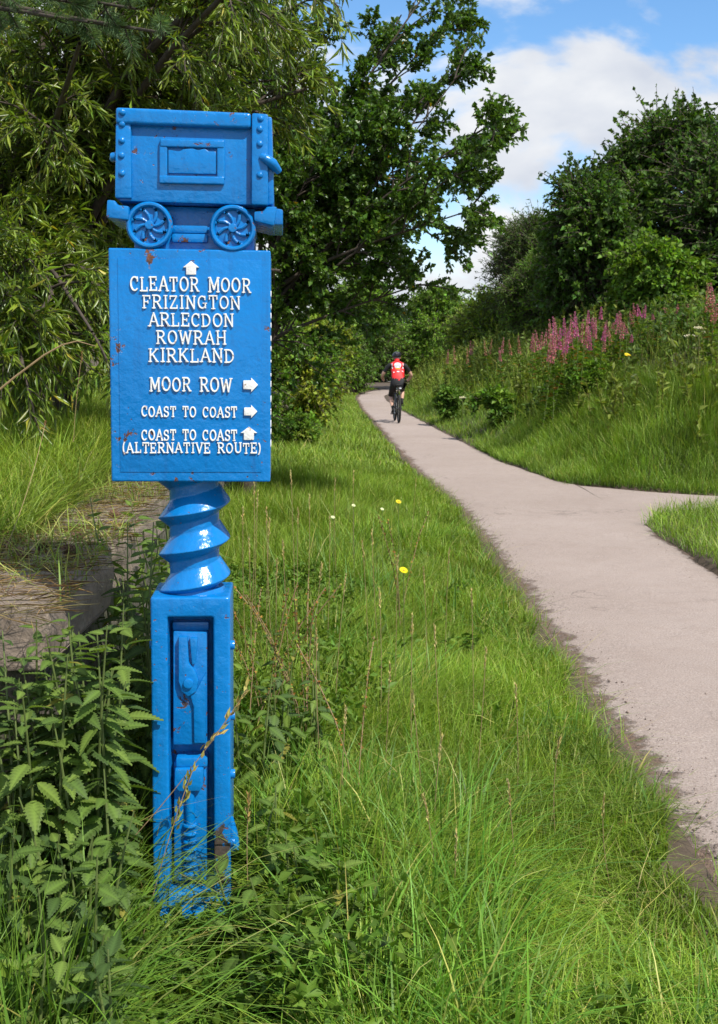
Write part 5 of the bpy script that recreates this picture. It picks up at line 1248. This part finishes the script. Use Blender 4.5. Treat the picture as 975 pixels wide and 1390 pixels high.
def fireweed(px, ptop, Y_, kind, label, group):
    w = at(px, ptop, Y_); gz = G(w.x, Y_); h = float(np.clip(w.z - gz, 0.6, 1.7))
    word = ('tall ' if h > 1.2 else 'medium ' if h > 0.9 else 'short ') + ('magenta', 'pink', 'faded pink')[kind]
    label = label % word; group = word + ' ' + group
    o = thing('rosebay_willowherb', label, 'wildflower', (w.x, Y_, gz - 0.02), (R(U(-9, 9)), R(U(-11, 11)), U(0, 6.28)), group); o.scale = (1.0, 1.0, h)
    o.scale = (0.85 + 0.15 * h, 0.85 + 0.15 * h, h)
    for nm, me in zip(('stem', 'foliage', 'flower_spike'), FW[kind]): link(nm, me, o)
gA = 'willowherb on top of the bank'; gB = 'faded willowherb along the bank'; gC = 'willowherb at the dogwood'
lA = '%s rosebay willowherb spike on the bank below the sycamores'; lB = '%s willowherb spike along the lower bank towards the cyclist'
for px, py in ((738, 436), (745, 430), (752, 428), (760, 432), (766, 424), (772, 428), (779, 421), (785, 423), (790, 419), (797, 420), (803, 424), (808, 427), (815, 422), (821, 421), (826, 430), (832, 428), (838, 426), (843, 411), (849, 432), (858, 438), (768, 440), (783, 438), (798, 437), (812, 441), (834, 442), (866, 404), (882, 403), (896, 425), (910, 408), (920, 412), (888, 440), (905, 442), (872, 446), (845, 448), (756, 446), (776, 450), (861, 425), (934, 436)):
    fireweed(px + U(-2, 2), py + U(-7, 9), U(17.0, 20.5), 0 if U() < 0.6 else 1, lA, gA)
    if px < 870: fireweed(px + U(-5, 5), py + U(4, 20), U(16.8, 20.5), random.choice((0, 1, 1, 2)), lA, gA)
for px, py in ((600, 474), (622, 470), (629, 462), (637, 461), (657, 459), (668, 461), (676, 458), (700, 456), (711, 455), (716, 450), (722, 452), (728, 448), (733, 446), (745, 444), (640, 470), (686, 470)):
    fireweed(px + U(-2, 2), py + U(-2, 2), float(np.interp(px, [580, 745], [33, 20])) + U(-1, 1), 2 if U() < 0.6 else 1, lB, gB)
for px, py in ((958, 398), (966, 382), (973, 372), (981, 380), (970, 402), (962, 410)): fireweed(px, py, U(14.3, 15.2), 2 if U() < 0.6 else 1, '%s willowherb spike beside the white umbels', gC)

# ------------------------------------------------------------------ pine cones on the stones
def cone_mesh():
    p = Part(); p.ball((0, 0, 0), 0.011, (1, 1, 1.5), 10, 8)
    for k in range(46):
        t = k / 45; z = -0.019 + 0.04 * t; a = k * 2.39996; r = 0.0165 * math.sin(math.pi * (0.14 + 0.74 * t)) + 0.002
        b = bmesh.new(); pts = [(0, -0.004, 0), (r * 0.8, -0.0055, 0.002), (r + 0.002, 0, 0.0045), (r * 0.8, 0.0055, 0.002), (0, 0.004, 0), (r * 0.8, 0, -0.002)]
        v = [b.verts.new(q) for q in pts]
        for f in ((0, 1, 5), (1, 2, 5), (2, 3, 5), (3, 4, 5), (0, 5, 4), (0, 4, 3, 2, 1)): b.faces.new([v[i] for i in f])
        p._add(b, 0, 0, Matrix.Translation((0, 0, z)) @ Matrix.Rotation(a, 4, 'Z') @ Matrix.Rotation(R(-25), 4, 'Y'))
    me = p.mesh('pine_cone', 30); me.materials.append(M['cone']); return me
cm = cone_mesh()
for px, py, sc, lab in ((100, 750, 1.1, 'open brown pine cone on the bare stone in the straw'), (158, 699, 0.95, 'pine cone on the stone closest to the threaded shaft'), (58, 744, 1.0, 'dull pine cone half hidden in the dry grass'), (28, 753, 0.9, 'pale dry pine cone against the platform grass'), (104, 728, 0.8, 'small dark pine cone behind the open one')):
    u_, v_ = (px - 487.5) / FPX, (650 - py) / FPX; d = Vector((u_, math.cos(PITCH) + v_ * math.sin(PITCH), -math.sin(PITCH) + v_ * math.cos(PITCH))); s_ = (0.905 - EYE) / d.z
    o = link('pine_cone', cm, label=lab, category='pine cone', group='pine cones on the platform'); o.location = (d.x * s_, d.y * s_, 0.907); o.rotation_euler = (R(80 + U(-20, 20)), R(U(-30, 30)), U(0, 6)); o.scale = (sc * 1.25,) * 3
